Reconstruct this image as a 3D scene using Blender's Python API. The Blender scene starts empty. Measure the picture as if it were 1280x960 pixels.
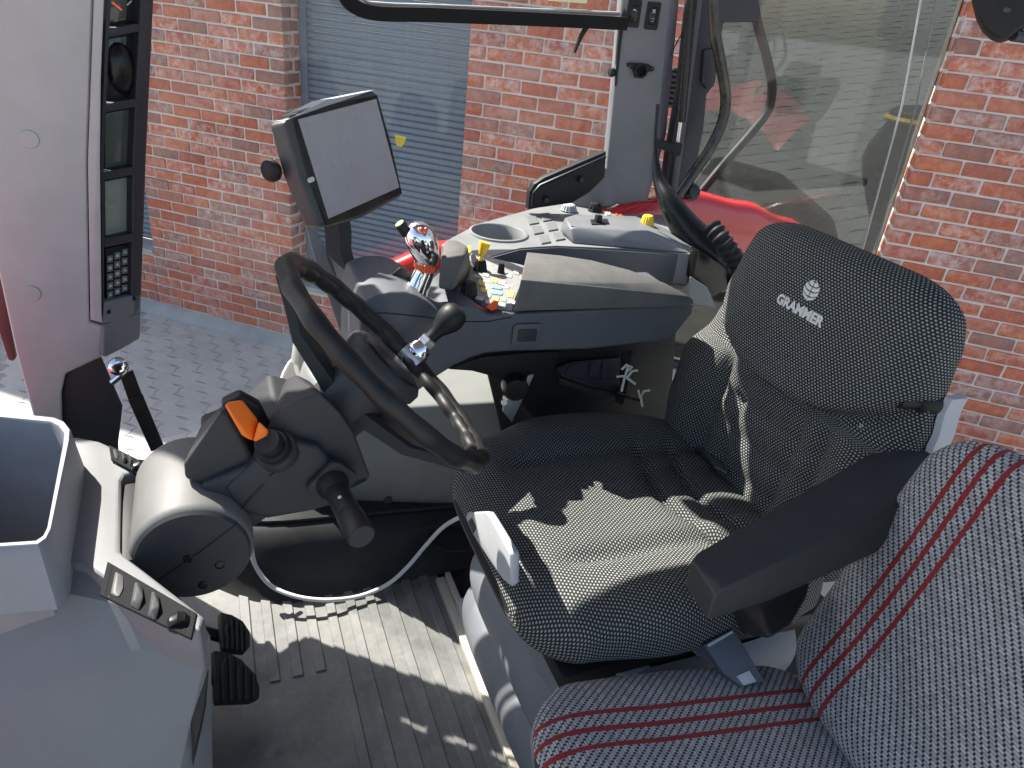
import bpy, bmesh, math, random
from mathutils import Vector, Matrix
R = math.radians
random.seed(7)
sc = bpy.context.scene
col = sc.collection

# ------------------------------------------------------------------ camera
# world: X = towards the rear of the tractor, Y = towards its right side (away from the camera), Z up, cab floor at z = 0
CAM = Vector((0, 0, 1.2)); F = 914.0
PH, PITCH, ROLL = R(24), R(28), R(6.39)
fwd = Vector((math.sin(PH)*math.cos(PITCH), math.cos(PH)*math.cos(PITCH), -math.sin(PITCH)))
rt = Vector((math.cos(PH), -math.sin(PH), 0)); up = rt.cross(fwd)
right = rt*math.cos(ROLL) + up*math.sin(ROLL); upv = -rt*math.sin(ROLL) + up*math.cos(ROLL)
cam_d = bpy.data.cameras.new('camera'); cam = bpy.data.objects.new('camera', cam_d); col.objects.link(cam)
m = Matrix((right, upv, -fwd)).transposed().to_4x4(); m.translation = CAM
cam.matrix_world = m
cam_d.sensor_width = 36; cam_d.sensor_fit = 'HORIZONTAL'; cam_d.lens = F/1280*36
cam_d.clip_start = 0.02; cam_d.clip_end = 500
sc.camera = cam

# ------------------------------------------------------------------ light
SUN_AZ, SUN_EL = R(-35), R(51)          # azimuth from +Y towards +X
world = bpy.data.worlds.new('World'); sc.world = world; world.use_nodes = True
nt = world.node_tree; bg = nt.nodes['Background']
sky = nt.nodes.new('ShaderNodeTexSky'); sky.sky_type = 'NISHITA'; sky.sun_disc = False
sky.sun_elevation = SUN_EL; sky.sun_rotation = SUN_AZ
sky.air_density = 1.0; sky.dust_density = 2.0; sky.ozone_density = 1.0
nt.links.new(sky.outputs[0], bg.inputs[0]); bg.inputs[1].default_value = 0.10
sun_dir = Vector((math.sin(SUN_AZ)*math.cos(SUN_EL), math.cos(SUN_AZ)*math.cos(SUN_EL), math.sin(SUN_EL)))
sd = bpy.data.lights.new('sun', 'SUN'); so = bpy.data.objects.new('sun', sd); col.objects.link(so)
sd.energy = 5.0; sd.angle = R(0.5); sd.color = (1.0, 0.95, 0.86)
so.rotation_euler = (-sun_dir).to_track_quat('-Z', 'Y').to_euler()
so.location = (-3, 4, 8)
vs = sc.view_settings
sc.display_settings.display_device = 'sRGB'
vs.view_transform = 'Standard'; vs.look = 'None'; vs.gamma = 1; vs.use_curve_mapping = False
vs.exposure = 1.5

# ------------------------------------------------------------------ helpers
def X(v): return (Vector((v, 0, 0)), Vector((1, 0, 0)))
def Y(v): return (Vector((0, v, 0)), Vector((0, 1, 0)))
def Z(v): return (Vector((0, 0, v)), Vector((0, 0, 1)))
def ray(x, y): return right*((x-640)/F) - upv*((y-480)/F) + fwd
def U(x, y, pl):
    "photo pixel to a point on the plane pl = (point, normal), or at depth pl"
    d = ray(x, y)
    if isinstance(pl, (int, float)): return CAM + d*pl
    return CAM + d*((pl[0]-CAM).dot(pl[1])/d.dot(pl[1]))
def pix(p):
    v = Vector(p)-CAM; c = v.dot(fwd)
    return 640+F*v.dot(right)/c, 480-F*v.dot(upv)/c, c
def plane(p, n): return (Vector(p), Vector(n).normalized())
def frame(o, x, y):
    "matrix with origin o, x axis x, y axis in the plane of x and y"
    x = Vector(x).normalized(); z = x.cross(Vector(y)).normalized(); y = z.cross(x)
    mm = Matrix((x, y, z)).transposed().to_4x4(); mm.translation = Vector(o); return mm

def root_loc(o):
    while o.parent: o = o.parent
    return o.location
def tag(o, label=None, cat=None, group=None, kind=None):
    if label: o['label'] = label
    if cat: o['category'] = cat
    if group: o['group'] = group
    if kind: o['kind'] = kind
    return o
def thing(name, label, cat, loc=(0, 0, 0), group=None):
    o = bpy.data.objects.new(name, None); col.objects.link(o); o.location = Vector(loc)
    o.empty_display_size = .05
    return tag(o, label, cat, group)
def obj(name, bm, m, parent=None, ang=35, kind=None):
    "link a bmesh (world coordinates) as one mesh object; inside a thing it is moved to the thing's frame"
    me = bpy.data.meshes.new(name)
    if parent is not None:
        l = root_loc(parent); bmesh.ops.translate(bm, verts=bm.verts, vec=-l)
    bm.normal_update(); bm.to_mesh(me); bm.free()
    me.polygons.foreach_set('use_smooth', [True]*len(me.polygons))
    if ang < 180: me.set_sharp_from_angle(angle=R(ang))
    ms = m if isinstance(m, (list, tuple)) else [m]
    for q in ms: me.materials.append(q)
    o = bpy.data.objects.new(name, me); col.objects.link(o)
    if parent is not None: o.parent = parent
    if kind: o['kind'] = kind
    return o
def bevel(bm, off, seg=2, ang=25):
    es = [e for e in bm.edges if len(e.link_faces) == 2 and e.calc_face_angle(0) > R(ang)]
    if off > 0 and es: bmesh.ops.bevel(bm, geom=es, offset=off, segments=seg, profile=.6, affect='EDGES', clamp_overlap=True)
    return bm
def join(*bms):
    out = bms[0]
    for b in bms[1:]:
        me = bpy.data.meshes.new('tmp'); b.to_mesh(me); b.free(); out.from_mesh(me); bpy.data.meshes.remove(me)
    return out
def xf(bm, m): bmesh.ops.transform(bm, matrix=m, verts=bm.verts); return bm
def box(size, mtx=None, bv=.004, seg=2):
    bm = bmesh.new(); bmesh.ops.create_cube(bm, size=1)
    bmesh.ops.scale(bm, vec=Vector(size), verts=bm.verts); bevel(bm, bv, seg)
    if mtx is not None: xf(bm, mtx if isinstance(mtx, Matrix) else Matrix.Translation(Vector(mtx)))
    return bm
def hull(pts, bv=.006, seg=3):
    bm = bmesh.new()
    for p in pts: bm.verts.new(p)
    r = bmesh.ops.convex_hull(bm, input=bm.verts)
    bmesh.ops.delete(bm, geom=list({g for g in r['geom_interior'] + r['geom_unused'] if isinstance(g, bmesh.types.BMVert)}), context='VERTS')
    bmesh.ops.dissolve_limit(bm, angle_limit=R(4), verts=bm.verts, edges=bm.edges)
    return bevel(bm, bv, seg)
def prism(poly, h, mtx=None, bv=.003, seg=2):
    "polygon in local xy, extruded from z=0 to z=h"
    bm = bmesh.new()
    vs_ = [bm.verts.new((p[0], p[1], 0)) for p in poly]
    f = bm.faces.new(vs_); f.normal_update()
    r = bmesh.ops.extrude_face_region(bm, geom=[f])
    bmesh.ops.translate(bm, verts=[g for g in r['geom'] if isinstance(g, bmesh.types.BMVert)], vec=(0, 0, h))
    bmesh.ops.recalc_face_normals(bm, faces=bm.faces)
    bevel(bm, bv, seg)
    if mtx is not None: xf(bm, mtx)
    return bm
def slab(pxs, pl, depth, bv=.003, seg=2, push=None):
    "outline read off the photo on the real plane pl, given a real thickness behind it"
    n = pl[1].normalized()
    if n.dot(pl[0]-CAM) < 0: n = -n
    pts = [U(x, y, pl) for x, y in pxs]
    v = push if push is not None else n*depth
    bm = bmesh.new(); a = [bm.verts.new(p) for p in pts]; b = [bm.verts.new(p+v) for p in pts]
    k = len(pts); bm.faces.new(a); bm.faces.new(b[::-1])
    for i in range(k): bm.faces.new((a[i], b[i], b[(i+1) % k], a[(i+1) % k]))
    bmesh.ops.recalc_face_normals(bm, faces=bm.faces)
    return bevel(bm, bv, seg)
def crom(pts, n=8, closed=False):
    "Catmull-Rom points through pts (tuples may carry a radius as 4th value)"
    P_ = [tuple(p) for p in pts]; k = len(P_); out = []
    for i in range(k if closed else k-1):
        g = lambda j: P_[j % k] if closed else P_[min(max(j, 0), k-1)]
        p0, p1, p2, p3 = g(i-1), g(i), g(i+1), g(i+2)
        for s in range(n):
            t = s/n
            out.append(tuple(.5*((2*b)+(-a+c)*t+(2*a-5*b+4*c-d)*t*t+(-a+3*b-3*c+d)*t**3) for a, b, c, d in zip(p0, p1, p2, p3)))
    if not closed: out.append(P_[-1])
    return out
def tube(pts, r=.01, seg=12, closed=False, cap=True, flat=1.0, upref=None, uv=False, spin=0):
    bm = bmesh.new(); rings = []; k = len(pts); prev = None
    ul = bm.loops.layers.uv.new('UVMap') if uv else None
    for i, p in enumerate(pts):
        a = Vector(pts[(i-1) % k if closed else max(i-1, 0)][:3]); b = Vector(pts[(i+1) % k if closed else min(i+1, k-1)][:3])
        t = (b-a).normalized()
        if prev is None:
            ref = Vector(upref) if upref else (Vector((0, 0, 1)) if abs(t.z) < .9 else Vector((1, 0, 0)))
            u = (ref-t*ref.dot(t)).normalized()
        else: u = (prev-t*prev.dot(t)).normalized()
        prev = u; w = t.cross(u); rr = p[3] if len(p) > 3 else r
        rings.append([bm.verts.new(Vector(p[:3])+u*rr*math.cos(2*math.pi*j/seg+spin)+w*rr*flat*math.sin(2*math.pi*j/seg+spin)) for j in range(seg)])
    for i in range(k if closed else k-1):
        A, B = rings[i], rings[(i+1) % k]
        for j in range(seg): bm.faces.new((A[j], A[(j+1) % seg], B[(j+1) % seg], B[j]))
    if cap and not closed: bm.faces.new(rings[0][::-1]); bm.faces.new(rings[-1])
    bmesh.ops.recalc_face_normals(bm, faces=bm.faces)
    return bm
def lathe(prof, mtx=None, seg=24, ribs=0, ribd=0, cap0=True):
    "profile of (radius, height) round local z; ribs notch the radius"
    bm = bmesh.new(); rings = []
    for r, z in prof:
        if r < 1e-6: rings.append([bm.verts.new((0, 0, z))])
        else:
            rings.append([bm.verts.new(((r-(ribd if ribs and j % 2 else 0))*math.cos(2*math.pi*j/seg), (r-(ribd if ribs and j % 2 else 0))*math.sin(2*math.pi*j/seg), z)) for j in range(seg)])
    for A, B in zip(rings, rings[1:]):
        for j in range(seg):
            a, b = A[j % len(A)], A[(j+1) % len(A)]; c, d = B[(j+1) % len(B)], B[j % len(B)]
            f = [a]
            for q in (b, c, d):
                if q not in f: f.append(q)
            if len(f) > 2: bm.faces.new(f)
    for ring, fl in ((rings[0], True), (rings[-1], False)):
        if len(ring) > 2 and (cap0 or not fl): bm.faces.new(ring[::-1] if fl else ring)
    bmesh.ops.recalc_face_normals(bm, faces=bm.faces)
    if mtx is not None: xf(bm, mtx)
    return bm
def axis(o, d, xref=(0, 0, 1)):
    "matrix whose local z points along d"
    d = Vector(d).normalized(); x = Vector(xref)
    if abs(x.normalized().dot(d)) > .95: x = Vector((1, 0, 0))
    x = (x-d*x.dot(d)).normalized(); y = d.cross(x)
    mm = Matrix((x, y, d)).transposed().to_4x4(); mm.translation = Vector(o); return mm
def rpoly(w, h, r, n=4):
    out = []
    for cx, cy, a0 in ((w/2-r, h/2-r, 0), (-w/2+r, h/2-r, 90), (-w/2+r, -h/2+r, 180), (w/2-r, -h/2+r, 270)):
        for i in range(n+1):
            a = R(a0+90*i/n); out.append((cx+r*math.cos(a), cy+r*math.sin(a)))
    return out
def interp(tab, v):
    for (a, fa), (b, fb) in zip(tab, tab[1:]):
        if v <= b:
            t = 0 if b == a else max(0, (v-a)/(b-a)); t = t*t*(3-2*t); return fa+(fb-fa)*t
    return tab[-1][1]
def lin(tab, v):
    for (a, fa), (b, fb) in zip(tab, tab[1:]):
        if v <= b: return fa+(fb-fa)*max(0, (v-a)/(b-a))
    return tab[-1][1]
def gauss(x, s): return math.exp(-(x/s)**2)
def text_bm(txt, size, offset=0.0, spacing=1.0):
    "flat outline letters in local xy, centred"
    c = bpy.data.curves.new('t', 'FONT'); c.body = txt; c.size = size; c.align_x = 'CENTER'; c.align_y = 'CENTER'
    c.offset = offset; c.space_character = spacing; c.resolution_u = 3
    o = bpy.data.objects.new('t', c); col.objects.link(o)
    dg = bpy.context.evaluated_depsgraph_get(); me = o.evaluated_get(dg).to_mesh()
    bm = bmesh.new(); bm.from_mesh(me); o.evaluated_get(dg).to_mesh_clear()
    bpy.data.objects.remove(o); bpy.data.curves.remove(c); return bm

# ------------------------------------------------------------------ materials
def mat(name, c, rough=.5, metal=0.0, spec=.5, grain=0.0, gscale=900, var=.12, vscale=9, dust=0.0, coat=0.0, rvar=.08, dustc=None):
    dustc = dustc or (c[0]+.11, c[1]+.105, c[2]+.09)
    m = bpy.data.materials.new(name); m.use_nodes = True; t = m.node_tree; b = t.nodes['Principled BSDF']
    N = t.nodes.new; L = t.links.new
    tc = N('ShaderNodeTexCoord')
    n1 = N('ShaderNodeTexNoise'); n1.inputs['Scale'].default_value = vscale; n1.inputs['Detail'].default_value = 6; n1.inputs['Roughness'].default_value = .62
    L(tc.outputs['Object'], n1.inputs['Vector'])
    mr = N('ShaderNodeMapRange'); mr.inputs[1].default_value = .25; mr.inputs[2].default_value = .75
    mr.inputs[3].default_value = 1-var; mr.inputs[4].default_value = 1+var; L(n1.outputs[0], mr.inputs[0])
    mx = N('ShaderNodeMix'); mx.data_type = 'RGBA'; mx.blend_type = 'MULTIPLY'; mx.inputs[0].default_value = 1
    mx.inputs[6].default_value = (*c, 1); L(mr.outputs[0], mx.inputs[7])
    out = mx.outputs[2]
    if dust > 0:
        n2 = N('ShaderNodeTexNoise'); n2.inputs['Scale'].default_value = 23; n2.inputs['Detail'].default_value = 9; n2.inputs['Roughness'].default_value = .75
        L(tc.outputs['Object'], n2.inputs['Vector'])
        r2 = N('ShaderNodeMapRange'); r2.inputs[1].default_value = .45; r2.inputs[2].default_value = .8; r2.inputs[3].default_value = 0; r2.inputs[4].default_value = dust
        L(n2.outputs[0], r2.inputs[0])
        m2 = N('ShaderNodeMix'); m2.data_type = 'RGBA'; L(r2.outputs[0], m2.inputs[0]); L(out, m2.inputs[6]); m2.inputs[7].default_value = (*dustc, 1); out = m2.outputs[2]
    L(out, b.inputs['Base Color'])
    b.inputs['Metallic'].default_value = metal
    b.inputs['Specular IOR Level'].default_value = spec
    if coat: b.inputs['Coat Weight'].default_value = coat; b.inputs['Coat Roughness'].default_value = .08
    rr = N('ShaderNodeMapRange'); rr.inputs[1].default_value = .3; rr.inputs[2].default_value = .7
    rr.inputs[3].default_value = max(.02, rough-rvar); rr.inputs[4].default_value = min(1, rough+rvar); L(n1.outputs[0], rr.inputs[0]); L(rr.outputs[0], b.inputs['Roughness'])
    if grain > 0:
        n3 = N('ShaderNodeTexNoise'); n3.inputs['Scale'].default_value = gscale; n3.inputs['Detail'].default_value = 2
        L(tc.outputs['Object'], n3.inputs['Vector'])
        bp = N('ShaderNodeBump'); bp.inputs['Strength'].default_value = grain; bp.inputs['Distance'].default_value = .0006
        L(n3.outputs[0], bp.inputs['Height']); L(bp.outputs[0], b.inputs['Normal'])
    return m
def emis(m, c, s):
    b = m.node_tree.nodes['Principled BSDF']; b.inputs['Emission Color'].default_value = (*c, 1); b.inputs['Emission Strength'].default_value = s; return m

M = {}
M['dash'] = mat('dash_grey', (.14, .145, .153), .55, grain=.35, dust=.10)
M['dash_dark'] = mat('dash_charcoal', (.027, .029, .033), .55, spec=.35, grain=.35, dust=.06)
M['console'] = mat('console_slate', (.076, .083, .097), .5, grain=.25, dust=.08)
M['pad'] = mat('pad_soft_grey', (.088, .088, .086), .7, grain=.5, gscale=700, dust=.22, dustc=(.30, .28, .25))
M['pillar'] = mat('pillar_grey', (.42, .42, .415), .36, grain=.12, dust=.05)
M['pillar2'] = mat('pillar_mid_grey', (.165, .17, .185), .48, grain=.2, dust=.05)
M['black'] = mat('black_plastic', (.013, .013, .014), .52, spec=.3, grain=.25, dust=.04)
M['black_gloss'] = mat('black_gloss', (.009, .009, .010), .28, spec=.35, dust=.03)
M['rubber'] = mat('black_rubber', (.016, .017, .018), .62, spec=.3, grain=.4, dust=.12)
M['wheel'] = mat('wheel_rim', (.010, .010, .011), .5, spec=.35, grain=.25, gscale=500, dust=.03)
M['chrome'] = mat('chrome', (.86, .86, .87), .06, metal=1, rvar=.03, var=.03)
M['steel'] = mat('steel', (.55, .55, .56), .32, metal=1, rvar=.12)
M['zinc'] = mat('zinc_grey', (.42, .42, .42), .5, metal=.6, dust=.3)
M['orange'] = mat('orange', (.85, .16, .008), .42, grain=.1, var=.05)
M['redorange'] = mat('red_orange', (.75, .10, .02), .45, var=.08)
M['yellow'] = mat('yellow', (.82, .52, .03), .45, var=.06)
M['red_paint'] = mat('red_paint', (.52, .022, .022), .22, coat=.6, var=.05, dust=.05)
M['white'] = mat('white_plastic', (.72, .71, .69), .5, var=.05, dust=.08)
M['pale'] = mat('pale_grey_plastic', (.38, .39, .41), .5, grain=.2, dust=.1)
M['bellows'] = mat('bellows_grey', (.13, .14, .155), .58, grain=.3, dust=.16)
M['cable'] = mat('cable_white', (.6, .6, .6), .5, var=.05)
M['tie'] = mat('cable_tie', (.75, .73, .62), .5)
M['btn'] = mat('button_grey', (.16, .165, .17), .5, var=.05)
M['silverprint'] = mat('silver_print', (.62, .63, .62), .5, var=.1, vscale=200)
M['print'] = mat('white_print', (.55, .55, .55), .6, var=.05)
M['frame_dark'] = mat('frame_dark', (.032, .031, .040), .45, spec=.35, dust=.08)
M['screw'] = mat('screw', (.03, .03, .032), .35, metal=.5)
M['lcd'] = mat('lcd_grey', (.22, .235, .20), .25, var=.05, coat=.3)
# ------------------------------------------------------------------ materials of the yard
def tree_mat(name):
    m = bpy.data.materials.new(name); m.use_nodes = True
    return m, m.node_tree, m.node_tree.nodes['Principled BSDF']
def ramp(t, fac, stops, interp_='LINEAR'):
    r = t.nodes.new('ShaderNodeValToRGB'); r.color_ramp.interpolation = interp_
    e = r.color_ramp.elements
    while len(e) < len(stops): e.new(.5)
    for q, (p, c) in zip(e, stops): q.position = p; q.color = (*c, 1)
    t.links.new(fac, r.inputs[0]); return r.outputs[0]
def noise(t, vec, scale, detail=6, rough=.6, dim='3D'):
    n = t.nodes.new('ShaderNodeTexNoise'); n.noise_dimensions = dim
    n.inputs['Scale'].default_value = scale; n.inputs['Detail'].default_value = detail; n.inputs['Roughness'].default_value = rough
    if vec is not None: t.links.new(vec, n.inputs['Vector'])
    return n.outputs[0]
def mix(t, fac, a, b, mode='MIX'):
    x = t.nodes.new('ShaderNodeMix'); x.data_type = 'RGBA'; x.blend_type = mode
    for i, v in ((0, fac), (6, a), (7, b)):
        if hasattr(v, 'node'): t.links.new(v, x.inputs[i])
        elif i == 0: x.inputs[0].default_value = v
        else: x.inputs[i].default_value = (*v, 1)
    return x.outputs[2]
def maprange(t, v, a, b, c, d):
    n = t.nodes.new('ShaderNodeMapRange'); t.links.new(v, n.inputs[0])
    for i, q in enumerate((a, b, c, d)): n.inputs[i+1].default_value = q
    return n.outputs[0]
def math_(t, op, a, b=None):
    n = t.nodes.new('ShaderNodeMath'); n.operation = op
    for i, v in enumerate((a, b)):
        if v is None: continue
        if hasattr(v, 'node'): t.links.new(v, n.inputs[i])
        else: n.inputs[i].default_value = v
    return n.outputs[0]
def bump(t, b, h, strength, dist):
    n = t.nodes.new('ShaderNodeBump'); n.inputs['Strength'].default_value = strength; n.inputs['Distance'].default_value = dist
    t.links.new(h, n.inputs['Height']); t.links.new(n.outputs[0], b.inputs['Normal'])
def rnd(t):
    "one random number per brick, whether it is its own object or an island of the joined brickwork"
    oi = t.nodes.new('ShaderNodeObjectInfo'); g = t.nodes.new('ShaderNodeNewGeometry')
    return math_(t, 'FRACT', math_(t, 'ADD', oi.outputs['Random'], g.outputs['Random Per Island']))

def brick_material():
    m, t, b = tree_mat('brick'); r = rnd(t)
    tc = t.nodes.new('ShaderNodeTexCoord')
    ad = t.nodes.new('ShaderNodeVectorMath'); ad.operation = 'ADD'
    cb = t.nodes.new('ShaderNodeCombineXYZ'); t.links.new(math_(t, 'MULTIPLY', r, 37), cb.inputs[0]); t.links.new(math_(t, 'MULTIPLY', r, 91), cb.inputs[2])
    t.links.new(tc.outputs['Object'], ad.inputs[0]); t.links.new(cb.outputs[0], ad.inputs[1]); v = ad.outputs[0]
    base = ramp(t, r, [(0, (.43, .115, .065)), (.2, (.53, .17, .085)), (.38, (.47, .14, .08)), (.55, (.36, .115, .085)), (.68, (.53, .21, .14)), (.78, (.30, .155, .125)), (.87, (.27, .175, .15)), (1, (.50, .25, .20))])
    c = mix(t, maprange(t, noise(t, v, 26, 5), .38, .66, 0, .65), base, (.28, .09, .065))
    c = mix(t, maprange(t, noise(t, v, 15, 4), .5, .75, 0, .6), c, (.50, .17, .08))
    am = maprange(t, math_(t, 'FRACT', math_(t, 'MULTIPLY', r, 7.31)), .25, 1, .05, .65)
    lime = math_(t, 'MULTIPLY', maprange(t, noise(t, v, 19, 9, .7), .44, .64, 0, 1), am)
    c = mix(t, lime, c, (.68, .60, .56))
    n = noise(t, v, 130, 4, .7); c = mix(t, maprange(t, n, .55, .75, 0, .35), c, (.62, .48, .42))
    t.links.new(c, b.inputs['Base Color']); b.inputs['Roughness'].default_value = .9; b.inputs['Specular IOR Level'].default_value = .2
    bump(t, b, math_(t, 'ADD', noise(t, v, 60, 8, .7), math_(t, 'MULTIPLY', lime, .3)), .6, .004)
    return m
def mortar_material():
    m, t, b = tree_mat('mortar'); tc = t.nodes.new('ShaderNodeTexCoord'); v = tc.outputs['Object']
    c = mix(t, maprange(t, noise(t, v, 6, 8), .3, .7, 0, 1), (.54, .475, .435), (.64, .575, .53))
    c = mix(t, maprange(t, noise(t, v, 160, 3), .45, .7, 0, .5), c, (.47, .42, .39))
    t.links.new(c, b.inputs['Base Color']); b.inputs['Roughness'].default_value = .95; b.inputs['Specular IOR Level'].default_value = .1
    bump(t, b, noise(t, v, 220, 4), .5, .002); return m
def paving_material(tint=(.40, .40, .375), name='paving'):
    m, t, b = tree_mat(name); r = rnd(t); tc = t.nodes.new('ShaderNodeTexCoord'); g = t.nodes.new('ShaderNodeNewGeometry'); v = g.outputs['Position']
    c = mix(t, r, tuple(q*.93 for q in tint), tuple(q*1.07 for q in tint))
    c = mix(t, maprange(t, noise(t, v, 2.2, 8, .65), .35, .7, 0, .6), c, tuple(q*1.25 for q in tint))
    c = mix(t, maprange(t, noise(t, v, 7, 10, .75), .5, .72, 0, .5), c, tuple(q*.66 for q in tint))
    c = mix(t, maprange(t, noise(t, v, 90, 3), .6, .75, 0, .3), c, (.5, .5, .48))
    t.links.new(c, b.inputs['Base Color']); b.inputs['Roughness'].default_value = .85; b.inputs['Specular IOR Level'].default_value = .3
    bump(t, b, noise(t, v, 180, 5, .7), .4, .002); return m
M['brick'] = brick_material(); M['mortar'] = mortar_material()
M['paver'] = paving_material(); M['joint'] = mat('paving_joint', (.31, .31, .29), .95, spec=.1, var=.25, vscale=3, grain=.6, gscale=300)
M['cement'] = mat('cement', (.33, .345, .335), .9, spec=.2, var=.2, vscale=5, grain=.5, gscale=250)
M['shutter'] = mat('shutter_blue_grey', (.13, .165, .205), .48, var=.10, vscale=3, dust=.12, dustc=(.4, .45, .5))
def glass(name, tint, refl=.06, rough=.02, dust=.03, ior=1.5):
    m, t, b = tree_mat(name); t.nodes.remove(b); o = t.nodes['Material Output']
    tr = t.nodes.new('ShaderNodeBsdfTransparent'); tr.inputs[0].default_value = (*tint, 1)
    gl = t.nodes.new('ShaderNodeBsdfGlossy'); gl.inputs['Roughness'].default_value = rough
    df = t.nodes.new('ShaderNodeBsdfDiffuse'); df.inputs[0].default_value = (.6, .58, .54, 1)
    fr = t.nodes.new('ShaderNodeFresnel'); gg = t.nodes.new('ShaderNodeNewGeometry'); t.links.new(maprange(t, gg.outputs['Backfacing'], 0, 1, ior, 1/ior), fr.inputs[0])
    f = math_(t, 'MAXIMUM', fr.outputs[0], refl)
    a = t.nodes.new('ShaderNodeMixShader'); t.links.new(f, a.inputs[0]); t.links.new(tr.outputs[0], a.inputs[1]); t.links.new(gl.outputs[0], a.inputs[2])
    tc = t.nodes.new('ShaderNodeTexCoord')
    d = maprange(t, noise(t, tc.outputs['Object'], 14, 10, .75), .42, .8, dust*.25, dust*2)
    d2 = math_(t, 'MAXIMUM', d, maprange(t, noise(t, tc.outputs['Object'], 300, 2), .76, .8, 0, dust*5))
    e = t.nodes.new('ShaderNodeMixShader'); t.links.new(d2, e.inputs[0]); t.links.new(a.outputs[0], e.inputs[1]); t.links.new(df.outputs[0], e.inputs[2])
    t.links.new(e.outputs[0], o.inputs['Surface']); return m
M['cab_glass'] = glass('cab_glass', (.95, .965, .96), .012, .01, .016, 1.28)
M['rear_glass'] = glass('rear_cab_glass', (.93, .95, .945), .012, .01, .004, 1.25)
M['tint_glass'] = glass('tinted_window_glass', (.31, .325, .32), .07, .03, .02)

# ------------------------------------------------------------------ ground
GZ = -1.25; WD = 4.17; TH = R(40.23)
WN = Vector((math.sin(TH), math.cos(TH), 0)); WS = Vector((math.cos(TH), -math.sin(TH), 0))
def wallpt(s, d, h): return WS*s + WN*(WD+d) + Vector((0, 0, GZ+h))
bm = bmesh.new(); bmesh.ops.create_grid(bm, x_segments=1, y_segments=1, size=120); bmesh.ops.translate(bm, verts=bm.verts, vec=(0, 0, GZ-.006))
ground = tag(obj('ground', bm, M['joint']), 'grey paved yard below the cab', 'ground', kind='structure')

def zig(n, L, a, w): return [(L*i/n, (a if i % 2 else -a)) for i in range(n+1)]
def paver_mesh(L=.20, W=.10, gap=.0014, amp=.011):
    "interlocking zig-zag paver, opposite edges share one outline so that copies tile"
    lx = [(0, 0), (.25*L, amp), (.5*L, 0), (.75*L, -amp), (L, 0)]
    ly = [(0, 0), (amp, .33*W), (-amp, .67*W), (0, W)]
    pts = lx[:-1] + [(L+x, y) for x, y in ly[:-1]] + [(x, W+y) for x, y in lx[:0:-1]] + [(x, y) for x, y in ly[:0:-1]]
    cx, cy = L/2, W/2
    pts = [(cx+(x-cx)*(1-gap/L), cy+(y-cy)*(1-gap/W)) for x, y in pts]
    bm = bmesh.new(); v0 = [bm.verts.new((x, y, -.03)) for x, y in pts]; v1 = [bm.verts.new((x, y, -.002)) for x, y in pts]
    v2 = [bm.verts.new((cx+(x-cx)*.985, cy+(y-cy)*.97, .0)) for x, y in pts]; k = len(pts)
    bm.faces.new(v2)
    for i in range(k):
        j = (i+1) % k; bm.faces.new((v0[i], v0[j], v1[j], v1[i])); bm.faces.new((v1[i], v1[j], v2[j], v2[i]))
    bmesh.ops.recalc_face_normals(bm, faces=bm.faces)
    me = bpy.data.meshes.new('paver'); bm.to_mesh(me); bm.free(); me.materials.append(M['paver']); return me
pm = paver_mesh()
n_p = 0
for i in range(-32, 0):
    for j in range(0, 22):
        s = i*.20 + (.10 if j % 2 else 0) + .04; d = -.16-j*.10
        p = wallpt(s, d, 0); q = pix(p)
        if not (-20 < q[0] < 385 and 380 < q[1] < 590): continue
        if 45 < q[0] < 150 and q[1] < 430: continue
        if n_p >= 298: continue
        o = bpy.data.objects.new('paver', pm); col.objects.link(o); o.parent = ground
        o.location = p + Vector((0, 0, random.uniform(-.002, .002))); o.rotation_euler = (random.uniform(-.006, .006), random.uniform(-.006, .006), -TH); n_p += 1

# ------------------------------------------------------------------ brick wall
HT = 5.5; HB = .076; CH = .075
OPEN = [(-5.31, -4.11), (-2.89, -1.685), (-.487, .713)]; OH0, OH1 = .47, 3.02
wm = Matrix.Translation(wallpt(0, 0, 0)) @ Matrix.Rotation(-TH, 4, 'Z')
cuts = [-9.0] + [c for o in OPEN for c in o] + [9.0]
bm = bmesh.new()
def wbox(bm, a, b, d0, d1, h0, h1):
    q = box((b-a, d1-d0, h1-h0), ((a+b)/2, (d0+d1)/2, (h0+h1)/2), 0)
    return join(bm, q)
for k in range(0, len(cuts)-1, 2): bm = wbox(bm, cuts[k]+(.007 if k else 0), cuts[k+1]-(.007 if k < 6 else 0), .007, .33, 0, HT)
for a, b in OPEN: bm = wbox(bm, a-.02, b+.02, .008, .32, 0, OH0-.01); bm = wbox(bm, a-.02, b+.02, .008, .32, OH1, HT-.01)
wall = obj('brick_wall', bm, M['mortar']); wall.matrix_world = wm
tag(wall, 'red brick building wall with pale mortar behind the tractor cab', 'wall')
def brick_mesh(seed, L, D):
    rd = random.Random(seed); b = box((L, D, .065), None, .0055, 1)
    for v in b.verts: v.co += Vector((rd.uniform(-.0022, .0022), rd.uniform(-.0015, .0015), rd.uniform(-.0022, .0022)))
    b.normal_update(); me = bpy.data.meshes.new('brick'); b.to_mesh(me); b.free(); me.materials.append(M['brick'])
    me.polygons.foreach_set('use_smooth', [True]*len(me.polygons)); return me
PITCH_B = 1.2/5.5
kinds = {'full': [brick_mesh(i, PITCH_B-.010, .10) for i in range(6)], 'half': [brick_mesh(20+i, PITCH_B/2-.010, .10) for i in range(4)],
         'fullr': [brick_mesh(40+i, PITCH_B-.010, .17) for i in range(4)], 'halfr': [brick_mesh(50+i, PITCH_B/2-.010, .10) for i in range(4)], 'closer': [brick_mesh(60+i, .10, .058) for i in range(4)]}
place = []                                    # (mesh, local location, scale)
ncourse = 37
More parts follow.
